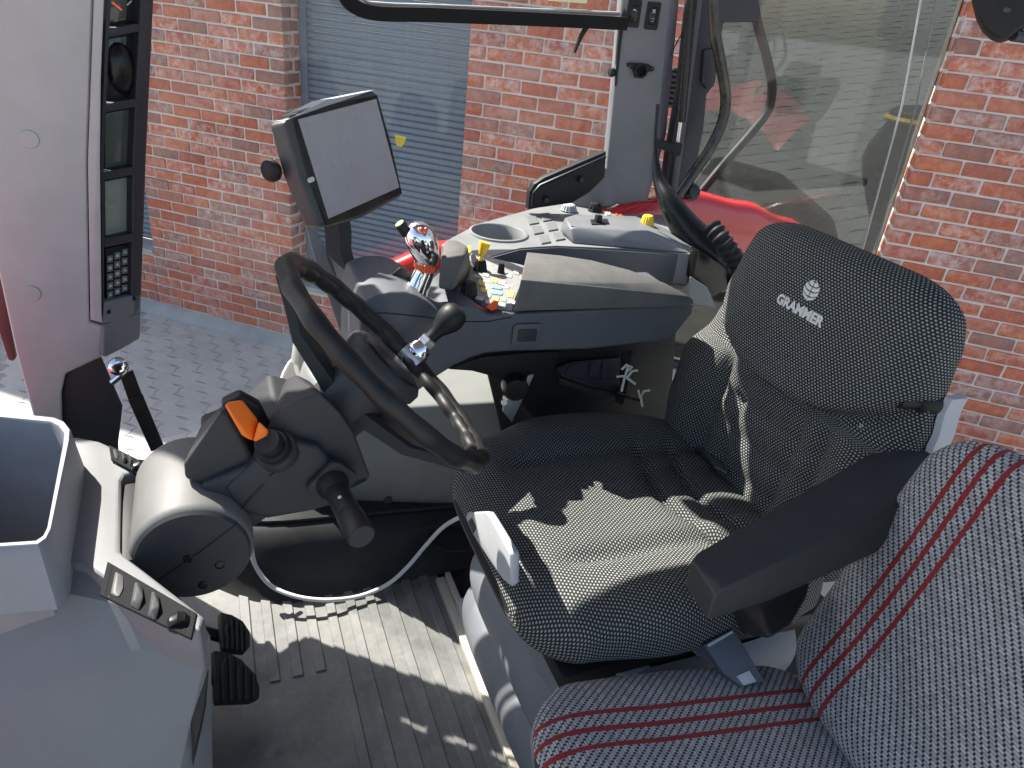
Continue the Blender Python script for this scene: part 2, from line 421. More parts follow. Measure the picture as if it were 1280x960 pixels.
mods = [(-6.5, -5.31, 0), (-5.31, -4.11, 1), (-4.11, -2.89, 0), (-2.89, -1.685, 1), (-1.685, -.487, 0), (-.487, .713, 1), (.713, 1.913, 0), (1.913, 3.113, 0)]
for a, b, isopen in mods:
    pit = (b-a)/5.5; scx = (pit-.010)/(PITCH_B-.010)
    for c in range(ncourse):
        h = HB+CH*(c+.5)
        if isopen and h > OH0-.03: continue
        x = a; seq = ['full']*5+['half'] if c % 2 == 0 else ['half']+['full']*5
        for i, kd in enumerate(seq):
            w = pit if kd == 'full' else pit/2
            edge = (not isopen) and ((i == 0 and abs(a-(-6.5)) > .1 and a < 1.5) or (i == 5 and b < 1.0)) and h > OH0-.03
            me = random.choice(kinds[kd+('r' if edge else '')])
            dep = .17 if (edge and kd == 'full') else .10
            place.append((me, Vector((x+w/2, dep/2+random.uniform(-.0025, .0025), h)), scx))
            if edge and kd == 'half':
                cx = x+.05 if i == 0 else x+w-.05
                place.append((random.choice(kinds['closer']), Vector((cx, .143, h)), 1.0))
            x += w
def seen(p):
    x, y, d = pix(wm @ p)
    return (180 < x < 400 and -10 < y < 440) or (568 < x < 790 and -10 < y < 300) or (838 < x < 852 and 0 < y < 215) or (1100 < x < 1290 and -10 < y < 575)
vis = [q for q in place if seen(q[1])]; vis.sort(key=lambda q: pix(wm @ q[1])[2])
chosen = set(id(q) for q in vis[:299])
rest = bmesh.new()
for q in place:
    me, loc, sx = q
    rot = Matrix.Rotation(random.uniform(-.006, .006), 4, 'Y') @ Matrix.Rotation(random.uniform(-.008, .008), 4, 'Z')
    mm = Matrix.Translation(loc) @ rot @ Matrix.Diagonal((sx, 1, 1, 1))
    if id(q) in chosen:
        o = bpy.data.objects.new('brick', me); col.objects.link(o); o.parent = wall; o.matrix_local = mm
    else:
        t_ = bmesh.new(); t_.from_mesh(me); xf(t_, mm); tm = bpy.data.meshes.new('x'); t_.to_mesh(tm); t_.free(); rest.from_mesh(tm); bpy.data.meshes.remove(tm)
bw = obj('brickwork', rest, M['brick'], kind='stuff'); bw.parent = wall
# cement fillet at the foot of the wall
bm = bmesh.new(); prof = [(-.085, 0), (-.080, .016), (-.014, .066), (.02, .076), (.02, 0)]
ra = [bm.verts.new((-9, y, z)) for y, z in prof]; rb = [bm.verts.new((9, y, z)) for y, z in prof]
for i in range(4): bm.faces.new((ra[i], ra[i+1], rb[i+1], rb[i]))
bmesh.ops.recalc_face_normals(bm, faces=bm.faces)
fil = obj('plinth', bm, M['cement']); fil.parent = wall

eav = obj('shade_eaves', box((18, .62, .12), (0, .01, HT-.06), .01), M['cement']); eav.parent = wall  # unseen overhang added to widen the wall's shade on the yard

# ------------------------------------------------------------------ roller shutters
def slat_mesh(w):
    pr = [(.004, 0), (-.002, .003), (-.006, .012), (-.007, .022), (-.004, .032), (.003, .037), (.006, .0385)]
    bm = bmesh.new(); A = [bm.verts.new((-w/2, y, z)) for y, z in pr]; B = [bm.verts.new((w/2, y, z)) for y, z in pr]
    A += [bm.verts.new((-w/2, .010, .0385)), bm.verts.new((-w/2, .010, 0))]; B += [bm.verts.new((w/2, .010, .0385)), bm.verts.new((w/2, .010, 0))]
    k = len(A)
    for i in range(k): bm.faces.new((A[i], A[(i+1) % k], B[(i+1) % k], B[i]))
    bm.faces.new(A); bm.faces.new(B[::-1]); bmesh.ops.recalc_face_normals(bm, faces=bm.faces)
    me = bpy.data.meshes.new('slat'); bm.to_mesh(me); bm.free(); me.materials.append(M['shutter'])
    me.polygons.foreach_set('use_smooth', [True]*len(me.polygons)); me.set_sharp_from_angle(angle=R(50)); return me
def shutter(a, b, label, top):
    t = thing('roller_shutter', label, 'shutter', group='blue grey roller shutters'); t.matrix_world = wm @ Matrix.Translation(((a+b)/2, .185, OH0+.03))
    me = slat_mesh(b-a-.09); n = int((top-OH0-.03)/.0395)
    for i in range(n):
        o = bpy.data.objects.new('slat', me); col.objects.link(o); o.parent = t; o.location = (0, random.uniform(-.001, .001), i*.0395)
    for sx in (-1, 1):
        g = bpy.data.objects.new('guide_rail', bpy.data.meshes.new('guide_rail')); bb = box((.05, .035, top-OH0), (sx*((b-a)/2-.026), 0, (top-OH0)/2-.03), .002); bb.to_mesh(g.data); bb.free()
        g.data.materials.append(M['shutter']); col.objects.link(g); g.parent = t
    s = bpy.data.objects.new('sill', bpy.data.meshes.new('sill')); bb = box((b-a-.004, .20, .03), (0, -.085, -.021), .003); bb.to_mesh(s.data); bb.free(); s.data.materials.append(M['cement']); col.objects.link(s); s.parent = t
shutter(*OPEN[1], 'blue grey roller shutter lowered behind the monitor and joystick', OH1)
shutter(*OPEN[0], 'blue grey roller shutter at the wall beside the left pillar panel', OH1)

# ------------------------------------------------------------------ glazed opening on the right, shapes behind it replace its reflections
t = thing('window', 'large tinted window in the brick wall behind the driver seat', 'window'); a, b = OPEN[2]
t.matrix_world = wm @ Matrix.Translation(((a+b)/2, .13, OH0))
def local(name, bm, m, parent):
    me = bpy.data.meshes.new(name); bm.normal_update(); bm.to_mesh(me); bm.free(); me.materials.append(m)
    o = bpy.data.objects.new(name, me); col.objects.link(o); o.parent = parent; return o
local('pane', box((b-a-.004, .006, OH1-OH0-.004), (0, 0, (OH1-OH0)/2), 0), M['tint_glass'], t)
fr_ = local('frame', join(box((.03, .05, OH1-OH0-.01), (-(b-a)/2+.016, .02, (OH1-OH0)/2), .003), box((b-a-.07, .05, .04), (0, .02, .021), .003), box((b-a-.07, .05, .04), (0, .02, OH1-OH0-.03), .003)), M['frame_dark'], t)
# rising ramp built in place of the yard reflected in the glass
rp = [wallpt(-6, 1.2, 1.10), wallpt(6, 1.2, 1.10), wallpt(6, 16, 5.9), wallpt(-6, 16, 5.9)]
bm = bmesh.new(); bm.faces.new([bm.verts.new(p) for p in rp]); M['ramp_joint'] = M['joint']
rampo = tag(obj('reflection_ramp', bm, M['joint']), 'grey paved ramp standing in for the yard reflected in the tinted window', 'ramp', kind='structure')
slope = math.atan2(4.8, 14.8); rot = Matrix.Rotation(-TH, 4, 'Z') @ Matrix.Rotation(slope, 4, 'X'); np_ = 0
pm2 = pm.copy(); pm2.materials.clear(); pm2.materials.append(paving_material((.30, .302, .30), 'reflection_paving'))
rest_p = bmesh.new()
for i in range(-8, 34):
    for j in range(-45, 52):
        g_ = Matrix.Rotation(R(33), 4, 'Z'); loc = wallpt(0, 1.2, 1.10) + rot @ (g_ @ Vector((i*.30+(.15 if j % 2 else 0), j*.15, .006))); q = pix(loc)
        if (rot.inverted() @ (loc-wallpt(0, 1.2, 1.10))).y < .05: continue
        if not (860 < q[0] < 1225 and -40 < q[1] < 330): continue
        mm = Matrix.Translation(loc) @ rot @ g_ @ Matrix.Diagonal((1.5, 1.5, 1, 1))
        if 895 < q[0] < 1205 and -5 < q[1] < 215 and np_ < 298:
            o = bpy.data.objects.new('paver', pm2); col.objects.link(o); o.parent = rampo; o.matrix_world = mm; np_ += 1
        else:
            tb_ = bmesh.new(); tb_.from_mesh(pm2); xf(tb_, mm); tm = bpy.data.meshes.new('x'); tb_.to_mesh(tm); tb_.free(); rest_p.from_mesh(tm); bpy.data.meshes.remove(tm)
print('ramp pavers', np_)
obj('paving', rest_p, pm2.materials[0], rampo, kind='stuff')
# dome with a yellow rim, built in place of a reflection
c0 = wallpt(.79, .52, 0); zr = lambda z: z+2.45
t = thing('dome_reflection', 'black yellow-rimmed dome standing in for a reflection in the window', 'bin', c0)
zz = lambda r, z: (r, zr(z)+GZ)
def lz(prof): return lathe([(r, GZ+2.45+z) for r, z in prof], Matrix.Translation(Vector((c0.x, c0.y, 0))), 32)
obj('body', lz([(0, -.92), (.13, -.92), (.16, -.86), (.235, -.70), (.255, -.62), (.245, -.55), (.20, -.45), (.185, -.405)]), M['black_gloss'], t)
obj('rim', lz([(.17, -.41), (.205, -.408), (.212, -.395), (.205, -.38), (.17, -.378)]), M['yellow'], t)
obj('lid', lz([(.19, -.38), (.19, -.36), (.16, -.335), (.08, -.32), (0, -.318)]), M['black'], t)
obj('stand', lz([(.10, -2.45), (.10, -.92)]), M['frame_dark'], t)
c1 = wallpt(.18, .85, 0)
t = thing('dark_reflection', 'low black rounded form standing in for a dark window reflection', 'cover', c1)  # dark mound built in place of a reflection in the window
obj('cover', hull([wallpt(s, d, zr(z)) for s, d, z in ((-.45, .5, -1.75), (.62, .5, -1.75), (-.4, .5, -1.0), (-.15, .5, -.80), (.15, .5, -.83), (.48, .5, -1.0), (.58, .5, -1.15), (-.45, 1.1, -1.75), (.62, 1.1, -1.75), (-.3, 1.1, -.82), (.15, 1.1, -.87), (.55, 1.1, -1.1))], .05, 4), M['rubber'], t)
# ------------------------------------------------------------------ cab floor and mat
def mat_floor():
    m, t, b = tree_mat('floor_mat_rubber'); g = t.nodes.new('ShaderNodeNewGeometry'); v = g.outputs['Position']
    c = mix(t, maprange(t, noise(t, v, 5, 9, .7), .35, .68, 0, 1), (.108, .111, .110), (.165, .166, .161))
    c = mix(t, maprange(t, noise(t, v, 16, 10, .8), .47, .7, 0, .75), c, (.22, .218, .205))
    c = mix(t, maprange(t, noise(t, v, 9, 6, .6), .56, .7, 0, .7), c, (.07, .073, .074))
    c = mix(t, maprange(t, noise(t, v, 240, 2), .68, .74, 0, .6), c, (.4, .39, .35))
    t.links.new(c, b.inputs['Base Color']); t.links.new(maprange(t, noise(t, v, 12, 6), .3, .7, .45, .8), b.inputs['Roughness'])
    bump(t, b, noise(t, v, 420, 3), .3, .001); return m
M['mat'] = mat_floor()
tag(obj('cab_floor', box((1.9, 1.54, .06), (.35, .76, -.045), .004), M['rubber']), 'black cab floor under the rubber mat', 'floor', kind='structure')
t = thing('rubber_mat', 'dusty grey ribbed rubber floor mat below the steering wheel', 'mat', (.1, .8, 0))
obj('sheet', box((.99, 1.29, .012), (-.085, .655, -.006), .003), M['mat'], t)
for k in range(-4, 6):
    x = .160+.043*k; y0, y1 = (.24, 1.265) if k >= 0 else (1.02, 1.265)
    if x > .385: continue
    pr = [(-.011, 0), (-.0085, .0042), (.0085, .0042), (.011, 0)]
    bm = bmesh.new(); A = [bm.verts.new((x+a, y0, z)) for a, z in pr]; B = [bm.verts.new((x+a, y1, z)) for a, z in pr]
    for i in range(3): bm.faces.new((A[i], B[i], B[i+1], A[i+1]))
    bm.faces.new(A); bm.faces.new(B[::-1]); bmesh.ops.recalc_face_normals(bm, faces=bm.faces)
    obj('rib', bm, M['mat'], t)
# moulded black hump that rises at the right edge of the mat
t = thing('rubber_hump', 'black moulded rubber hump behind the white cable', 'rubber hump', (.25, 1.3, 0))
def hump_ring(x, y0, y1, h):
    return [(x, y0-.012, .001), (x, y0, .012), (x, y0+.012, .035), (x, y0+.022, .07), (x, y0+.035, .11), (x, y0+.055, h-.012), (x, y0+.08, h), (x, y1, h), (x, y1, .0)]
rings = []
for i in range(17):
    s = i/16; x = -.10+.585*s
    rnd_ = (1-min(1, s/.34))**2
    rings.append(hump_ring(x, 1.235+.12*rnd_-.01*math.sin(s*3.1), 1.5, .165-.045*s-.05*rnd_))
bm = bmesh.new(); VR = [[bm.verts.new(p) for p in r] for r in rings]
for A, B in zip(VR, VR[1:]):
    for i in range(len(A)-1): bm.faces.new((A[i], A[i+1], B[i+1], B[i]))
bm.faces.new(VR[0]); bm.faces.new(VR[-1][::-1]); bmesh.ops.recalc_face_normals(bm, faces=bm.faces)
obj('shell', bm, M['rubber'], t, 50)
obj('crease', tube([Vector((-.095+.0362*i, 1.30+.12*(1-min(1, i/16/.34))**2+.005, .168-.045*i/16-.05*(1-min(1, i/16/.34))**2)) for i in range(17)], .005, 8), M['rubber'], t)
# grey side panel between the hump and the console
t = thing('kick_panel', 'grey moulded cab side panel under the armrest console', 'panel', (.4, 1.33, .15))
obj('panel', hull([(.10, 1.40, .12), (.70, 1.27, .10), (.10, 1.44, .30), (.20, 1.285, .425), (.70, 1.245, .425), (.16, 1.44, .44), (.7, 1.50, .10), (.7, 1.50, .45), (.16, 1.5, .45), (.08, 1.5, .1), (.16, 1.33, .30), (.6, 1.255, .28)], .014, 4), mat('side_panel_grey', (.19, .195, .19), .55, grain=.3, dust=.15), t, 40)
for x_, z_ in ((.30, .20), (.62, .20)):
    obj('clip', lathe([(0, .004), (.008, .003), (.01, 0)], axis((x_, 1.268, z_), (0, -1, 0)), 12), M['black'], t)

# ------------------------------------------------------------------ roof, liner, bonnet and stack: unseen, added to shade and bounce light
tag(obj('shade_roof', hull([(-.44, -.1, 1.76), (-.44, 1.48, 1.76), (1.35, -.1, 1.76), (1.35, 1.48, 1.76), (-.30, .05, 1.9), (-.30, 1.4, 1.9), (1.25, .05, 1.9), (1.25, 1.4, 1.9)], .03), M['pillar2']), 'unseen grey cab roof shaped to shade the seats', 'roof')
tag(obj('shade_liner', hull([(.20, 1.45, 1.515), (1.3, 1.45, 1.515), (.20, 1.485, 1.515), (1.3, 1.485, 1.515), (.16, 1.45, 1.80), (1.3, 1.45, 1.80), (.16, 1.485, 1.80), (1.3, 1.485, 1.80)], .01), M['pillar2']), 'unseen grey panel added to shade the backrest', 'roof liner')
tag(obj('bonnet', hull([(-.40, .36, -.2), (-.40, 1.385, -.2), (-2.4, .50, -.2), (-2.4, 1.18, -.2), (-.40, .40, .36), (-.40, 1.38, .36), (-2.3, .54, .26), (-2.3, 1.12, .26)], .03, 4), M['red_paint']), 'unseen red bonnet added to bounce pink light on the pillar', 'bonnet')
tag(obj('shade_stack', lathe([(0, .60), (.12, .60), (.145, .66), (.145, 1.35), (.12, 1.45), (.055, 1.5), (.055, 2.2), (0, 2.2)], Matrix.Translation((-.575, 1.64, 0)), 32), M['frame_dark']), 'unseen dark stack added to shade the pedals', 'exhaust')

# ------------------------------------------------------------------ front pillar with the instrument column
t = thing('instrument_pillar', 'tall light grey front pillar with black instrument column', 'pillar', (-.2, 1.4, .35))
PL = plane((-.2, 1.40, .6), (.10, -1, .03))
obj('cover', slab([(-260, -330), (132, -330), (117, -30), (109, 200), (112, 403), (128, 407), (127, 447), (82, 468), (77, 492), (78, 545), (48, 545), (21, 446), (-2, 340), (-95, 215), (-185, 100), (-215, -30)], PL, .07, .006, 3), M['pillar'], t)
PB = plane(U(129, 400, PL)+Vector((0, -.004, 0)), (.62, -.78, .02))
def col_px(y):       # left and right edge of the column at photo height y
    return lin([(-330, 146), (-30, 133), (0, 132), (200, 126), (400, 129), (480, 129)], y), lin([(-330, 207), (-30, 193.5), (0, 192), (150, 185), (250, 180), (330, 177), (400, 176), (480, 176)], y)
def cpx(f, y):
    a_, b_ = col_px(y); return (a_+(b_-a_)*f, y)
obj('trim_strip', slab([(133.5, -330), (140, -330), (131, -30), (126, 100), (125, 200), (127, 395), (128.5, 404), (113, 400), (110, 200), (118.5, -30)], plane(U(128, 400, PL)+Vector((0, -.008, 0)), (.10, -1, .03)), .02, .002), M['pillar'], t)
back = obj('column_back', slab([cpx(0, -330), cpx(1, -330), cpx(1, 0), cpx(1, 200), cpx(1, 378), cpx(0, 398), cpx(0, 200)], (PB[0]-PB[1]*.022, PB[1]), .06, .002), M['black'], t)
tilt = lambda y, f: y - 9*f - (0 if y > 60 else 0)
def bar(name, f0, f1, y0, y1, d=.028, m='frame_dark', up=0, bv=.0025):
    sl = 11*(f1-f0)
    obj(name, slab([cpx(f0, y0), cpx((f0+f1)/2, y0-sl/2), cpx(f1, y0-sl), cpx(f1, (y0+y1)/2-sl), cpx(f1, y1-sl), cpx((f0+f1)/2, y1-sl/2), cpx(f0, y1), cpx(f0, (y0+y1)/2)], (PB[0]+PB[1]*up, PB[1]), d, bv), M[m], t)
obj('side_rail', slab([cpx(.72, -330), cpx(1, -330), cpx(1, 0), cpx(1, 200), cpx(1, 385), cpx(.76, 400), cpx(.72, 200)], PB, .03, .004, 3), M['frame_dark'], t)
obj('side_rail', slab([cpx(0, -330), cpx(.13, -330), cpx(.07, 200), cpx(.04, 380), cpx(0, 398), cpx(0, 200)], PB, .03, .002), M['frame_dark'], t)
for y in (36, 130, 215, 299): bar('crossbar', .06, .78, y, y+11)
bar('lower_cover', 0, 1, 378, 405, .03, 'pillar2')
obj('lower_block', slab([cpx(0, 407), cpx(.5, 396), cpx(1, 386), cpx(1, 418), cpx(.97, 424), cpx(.5, 437), (132, 447), cpx(0, 443)], PB, .04, .004, 3), M['pillar2'], t)
gm = mat('gauge_glass', (.02, .02, .022), .12, coat=.4)
def gauge(name, y0, y1, m, up=-.018):
    return obj(name, slab([cpx(.09, y0), cpx(.73, y0-7), cpx(.73, (y0+y1)/2-7), cpx(.73, y1-7), cpx(.09, y1), cpx(.09, (y0+y1)/2)], (PB[0]+PB[1]*up, PB[1]), .004, .001), m, t)
g1 = gauge('dial_gauge', -30, 36, gm); g2 = gauge('warning_display', 49, 129, gm); g3 = gauge('display', 142, 214, mat('lcd_dark', (.085, .095, .085), .2, coat=.4)); g4 = gauge('display', 227, 297, mat('lcd_pale', (.30, .31, .27), .3, coat=.3)); kp = gauge('keypad', 311, 376, M['black'], -.014)
GP = (PB[0]-PB[1]*.0165, PB[1])
obj('needle', slab([(139, 3), (141, 2), (153, 12), (152, 13.5)], GP, .001, 0), emis(mat('needle_red', (.8, .12, .06), .5), (1, .15, .08), .15), g1)
obj('tick_mark', slab([(158, 6), (159.5, 7), (165.5, 1.5), (164, .5)], GP, .001, 0), M['print'], g1)
# moulded dome seen inside the second window
obj('bulge', lathe([(.034, -.002), (.033, .006), (.026, .014), (.014, .018), (0, .019)], axis(U(151, 86, (PB[0]-PB[1]*.02, PB[1])), PB[1]) @ Matrix.Diagonal((1.25, .82, .8, 1)), 24), M['black_gloss'], g2)
KP = (PB[0]-PB[1]*.0135, PB[1])
for r_ in range(5):
    for c_ in range(3):
        cx, cy = lerp2 = (.20+.19*c_, 324+11.2*r_-4.2*c_)
        q = [cpx(cx-.075, cy-4.3+.6), cpx(cx+.075, cy-4.3-.8), cpx(cx+.075, cy+4.3-.8), cpx(cx-.075, cy+4.3+.6)]
        obj('key', slab(q, (KP[0]+PB[1]*.0022, PB[1]), .0025, .0008, 1), M['btn'], kp)
        sym = [cpx(cx-.035, cy-1.6), cpx(cx+.035, cy-2.2), cpx(cx+.035, cy+1.2), cpx(cx-.035, cy+1.8)] if (r_+c_) % 2 else [cpx(cx-.045, cy+1.4), cpx(cx, cy-2.6), cpx(cx+.045, cy+.8)]
        obj('key_symbol', slab(sym, (KP[0]+PB[1]*.0027, PB[1]), .0004, 0), M['print'], kp)
for x, y in ((136, 390), (168, 373)): obj('screw', lathe([(0, .001), (.0035, .001), (.0045, 0)], axis(U(x, y, (PB[0]+PB[1]*.001, PB[1])), PB[1]), 12), M['black'], t)
for x, y in ((36, 174), (39, 367)): obj('cap', lathe([(0, .0018), (.0135, .0016), (.0145, .0004), (.0145, 0)], axis(U(x, y, PL)+Vector((0, -.0004, 0)), (.10, -1, .03)), 28), M['pillar'], t)
obj('base', hull([U(x, y, Y(1.40)) for x, y in ((81, 467), (126, 444), (154, 508), (146, 522), (77, 490), (78, 570), (128, 580), (147, 570))] + [U(x, y, Y(1.40))+Vector((-.02, .08, 0)) for x, y in ((81, 467), (126, 446), (150, 508), (146, 570), (78, 570))], .006, 3), M['dash_dark'], t)
obj('base_foot', hull([U(x, y, Y(1.42)) for x, y in ((128, 556), (145, 522), (148, 545), (150, 600), (110, 600))] + [U(x, y, Y(1.47)) for x, y in ((128, 556), (145, 522), (148, 600), (110, 600))], .006, 3), M['dash_dark'], t)
# red-trimmed mirror stay glimpsed left of the pillar
t = thing('mirror_stay', 'thin dark red stay at the left picture edge beside pillar', 'stay', U(5, 480, Y(1.75)))
obj('bar', slab([(-14, 330), (2, 330), (20, 448), (16, 452), (10, 450), (-6, 400)], Y(1.62), .02, .003), mat('stay_red', (.10, .05, .055), .4), t)

# ------------------------------------------------------------------ rear right pillar, side window bars, quarter glass
t = thing('rear_pillar', 'grey rear cab pillar with rocker switches and a socket', 'pillar', (.93, 1.5, .74))
RP = plane(U(790, 250, Z(.765)), (-.30, -.95, .0)); print('rear pillar', RP[0])
q = lambda x, y, d=0: U(x, y, (RP[0]+RP[1]*d, RP[1]))
obj('cover', slab([(810, -330), (880, -330), (842, -30), (826, 130), (806, 262), (788, 259), (752, 251), (757, 220), (766, 130), (780, -30)], RP, .06, .006, 3), M['pillar2'], t)
obj('side_cover', hull([q(842, -30), q(806, 262), q(826, 130), q(806, 262)+Vector((.05, .10, 0)), q(856, -30)+Vector((.01, .03, 0)), q(835, 170)+Vector((.02, .04, 0)), q(842, -30)+Vector((.02, .12, 0)), q(812, 262)+Vector((.03, .1, 0))], .004), mat('pillar_side', (.21, .20, .24), .5, grain=.2), t)
obj('flare', hull([q(757, 205), q(752, 251), q(775, 256), q(742, 235, -.01), q(716, 250, -.02), q(690, 262, -.03), q(700, 268, -.02), q(758, 258, .01), q(744, 243, -.06)], .005), M['pillar2'], t)
def rocker(cx, cy, sym):
    fm = frame(q(cx, cy, .001), q(cx+5, cy+.5)-q(cx-5, cy-.5), q(cx-1, cy-10)-q(cx+1, cy+10))
    s_ = obj('rocker_switch', prism(rpoly(.031, .057, .004), .004, fm, .001), M['black'], t)
    obj('rocker', xf(hull([(-.010, -.019, .003), (.010, -.019, .003), (-.010, .019, .003), (.010, .019, .003), (-.010, .017, .0075), (.010, .017, .0075), (-.010, -.002, .0045), (.010, -.002, .0045), (-.010, -.018, .006), (.010, -.018, .006)], .001, 1), fm), M['black_gloss'], s_)
    for b_, o_ in sym: obj('rocker_symbol', xf(xf(b_, Matrix.Translation(o_)), fm), M['print'], s_)
rocker(792, 17, [(prism([(-.004, .001), (.0, .003), (.004, -.001), (.004, -.003), (0, .0005), (-.004, -.001)], .0004, None, 0), Vector((0, .007, .0076)))])
rocker(815.5, 20, [(prism([(-.004, -.0035), (-.002, -.004), (.004, .0025), (.0025, .004)], .0004, None, 0), Vector((0, .010, .0078))), (prism([(.004, -.0035), (.002, -.004), (-.004, .0025), (-.0025, .004)], .0004, None, 0), Vector((0, .010, .0082))),
                  (prism([(-.004, -.003), (.004, -.003), (.004, -.0022), (-.004, -.0022)], .0004, None, 0), Vector((0, -.008, .0068))), (prism([(-.004, .003), (.004, .003), (.004, .0022), (-.004, .0022)], .0004, None, 0), Vector((0, -.008, .0068)))])
fm = frame(q(800, 86, .002), q(805, 86.5)-q(795, 85.5), q(799, 76)-q(801, 96))
sk = obj('socket', join(prism([(-.033, .010), (-.016, .012), (.016, .012), (.033, .006), (.033, -.001), (.018, -.006), (.010, -.02), (-.010, -.02), (-.018, -.004), (-.033, .004)], .006, fm, .001), lathe([(.0155, 0), (.0155, .018), (.0135, .020), (.011, .018), (.0105, .006), (0, .006)], fm @ Matrix.Translation((0, -.003, 0)), 24)), M['black'], t)
for sx in (-1, 1): obj('screw', lathe([(0, .009), (.003, .0085), (.0035, .006)], fm @ Matrix.Translation((sx*.026, .004, 0)), 10), M['screw'], sk)
obj('latch_bracket', slab([(775.5, 22), (781, 10), (783, 20), (778, 45), (771, 108), (769, 108), (772, 60)], plane(RP[0]+RP[1]*.004, RP[1]), .02, .002), M['black'], t)
obj('latch_knob', lathe([(0, .016), (.008, .014), (.011, .006), (.008, 0)], axis(q(768, 91, -.005), (-1, -.1, .1)), 16), M['black_gloss'], t)

t = thing('window_frame_bar', 'black horizontal window frame bar with a rounded corner', 'window frame', U(600, 28, Y(1.60)))
WP = Y(1.60)
pts = crom([U(380, -300, WP), U(405, -120, WP), U(418, -45, WP), U(427, -14, WP), U(440, 6, WP), U(470, 16.5, WP), U(540, 18.5, WP), U(660, 23.5, WP), U(782, 29.5, WP)], 8)
obj('rail', tube(pts, .0185, 4, flat=.8, spin=math.pi/4), mat('bar_black', (.008, .008, .009), .7, spec=.2), t, 30)
pts = crom([U(396, -300, WP)+Vector((0, .02, 0)), U(432, -50, WP)+Vector((0, .02, 0)), U(455, -2, WP)+Vector((0, .02, 0)), U(480, 6, WP)+Vector((0, .02, 0)), U(560, 9, WP)+Vector((0, .02, 0)), U(780, 18, WP)+Vector((0, .02, 0))], 6)
obj('seal', tube(pts, .0045, 8), M['zinc'], t)
obj('tail', tube(crom([(*U(734, 33, WP), .006), (*U(727, 44, WP), .0055), (*U(721, 58, WP), .004), (*U(718.5, 66, WP), .003)], 5), .005, 8), M['black'], t)
for i, (pp, mm_) in enumerate((([(686, -6), (736, -6), (733, 4.5), (686, 1)], 'sticker_a'), ([(704, 10.5), (734, 12), (734, 17), (704, 15.5)], 'sticker_b'))):
    s_ = tag(obj('sticker', slab(pp, Y(1.63), .001, 0), mat(mm_, (.80, .72, .42), .5, var=.05)), ('pale yellow sticker above the black window bar', 'small pale yellow sticker touching the black window bar')[i], 'sticker')
tag(obj('sticker', slab([(494, 169), (508, 172), (505, 180), (502, 184), (496, 182)], Y(1.665), .001, 0), mat('reflection_yellow', (.75, .62, .06), .5)), 'small bright yellow tab standing in for a reflection right of the monitor', 'sticker')  # yellow tab put in place of a reflection on the glass

# right side window and rear quarter pane
tag(obj('side_window_pane', slab([(150, -60), (775, -60), (752, 255), (560, 330), (330, 520), (150, 560)], Y(1.68), .005, 0), M['cab_glass']), 'clear dusty side window pane between the two cab pillars', 'window pane')
t = thing('fender_extension', 'black bolted plate beside the rear pillar base', 'plate', U(700, 255, Y(1.60)))
obj('plate', slab([(660, 262), (662, 240), (668, 230), (680, 222), (758, 189), (756, 222), (738, 240), (715, 254)], Y(1.60), .02, .003), M['black'], t)
obj('rim', tube([U(x, y, Y(1.592)) for x, y in ((665, 257), (667, 241), (675, 232), (757, 196))], .004, 8), M['black_gloss'], t)
for x, y in ((682, 249), (725.5, 224)): obj('bolt', lathe([(0, .009), (.006, .009), (.008, .006), (.008, 0)], axis(U(x, y, Y(1.597)), (0, -1, 0)), 6), M['screw'], t)

# red mudguard over the rear wheel
t = thing('mudguard', 'glossy red mudguard outside behind the console', 'mudguard', (1.0, 1.75, .6))
def guard(x):      # height of the crown along the tractor
    return interp([(.3, .60), (.52, .668), (.72, .728), (.90, .735), (1.05, .770), (1.15, .795), (1.35, .765), (1.5, .72), (1.75, .60)], x)
bm = bmesh.new(); VR = []
for i in range(41):
    x = .3+1.45*i/40; h = guard(x)
    VR.append([bm.verts.new((x, y, h+dz)) for y, dz in ((1.585, -.16), (1.59, -.03), (1.60, -.008), (1.62, 0), (1.66, -.012), (1.72, -.05), (1.80, -.12), (1.9, -.24))])
for A, B in zip(VR, VR[1:]):
    for i in range(len(A)-1): bm.faces.new((A[i], B[i], B[i+1], A[i+1]))
bmesh.ops.recalc_face_normals(bm, faces=bm.faces)
obj('shell', bm, M['red_paint'], t, 60)

# rear window frame and its fittings
t = thing('rear_window_frame', 'dark rear window frame post behind the gas strut', 'window frame', (1.1, 1.6, .76))
FP = plane((1.06, 1.60, .8), (-.25, -.97, 0))
obj('post', slab([(903, -330), (985, -330), (952, -40), (949, 0), (949, 28), (905, 28), (894, 105), (884, 118), (880, 160), (871, 205), (866, 248), (830, 248), (836, 200), (852, 110), (868, -40)], FP, .05, .006, 3), M['frame_dark'], t)
obj('rim', slab([(876, -40), (884, -40), (862, 130), (846, 248), (838, 248), (854, 130)], (FP[0]+FP[1]*.012, FP[1]), .02, .004, 3), mat('frame_rim', (.075, .07, .09), .45), t)
obj('bracket', slab([(880, 62), (897, 60), (893, 108), (884, 112), (877, 104)], (FP[0]+FP[1]*.010, FP[1]), .02, .004, 3), M['frame_dark'], t)
t = thing('grab_rail', 'worn black curved grab rail at the rear window', 'grab rail', U(852, 242, Y(1.5)))
worn = mat('worn_black', (.016, .016, .016), .28, dust=.5, dustc=(.22, .19, .12))
gp = [(920, -180), (900, -60), (893, 0), (894, 40), (901, 80), (907, 120), (903, 152), (888, 185), (870, 212), (848, 244)]
obj('rail', tube(crom([U(x, y, Y(1.49)) for x, y in gp], 8), .0125, 14), worn, t)
obj('mount', lathe([(0, .022), (.016, .020), (.021, .012), (.021, 0)], axis(U(862, 240, Y(1.50)), (.1, -1, .3)), 20), M['black_gloss'], t)
t = thing('rail_reflection', 'dark angled bar standing in for the reflection of the worn rail', 'grab rail', U(868, 250, Y(1.9)))  # bar built in place of the worn rail's mirror image
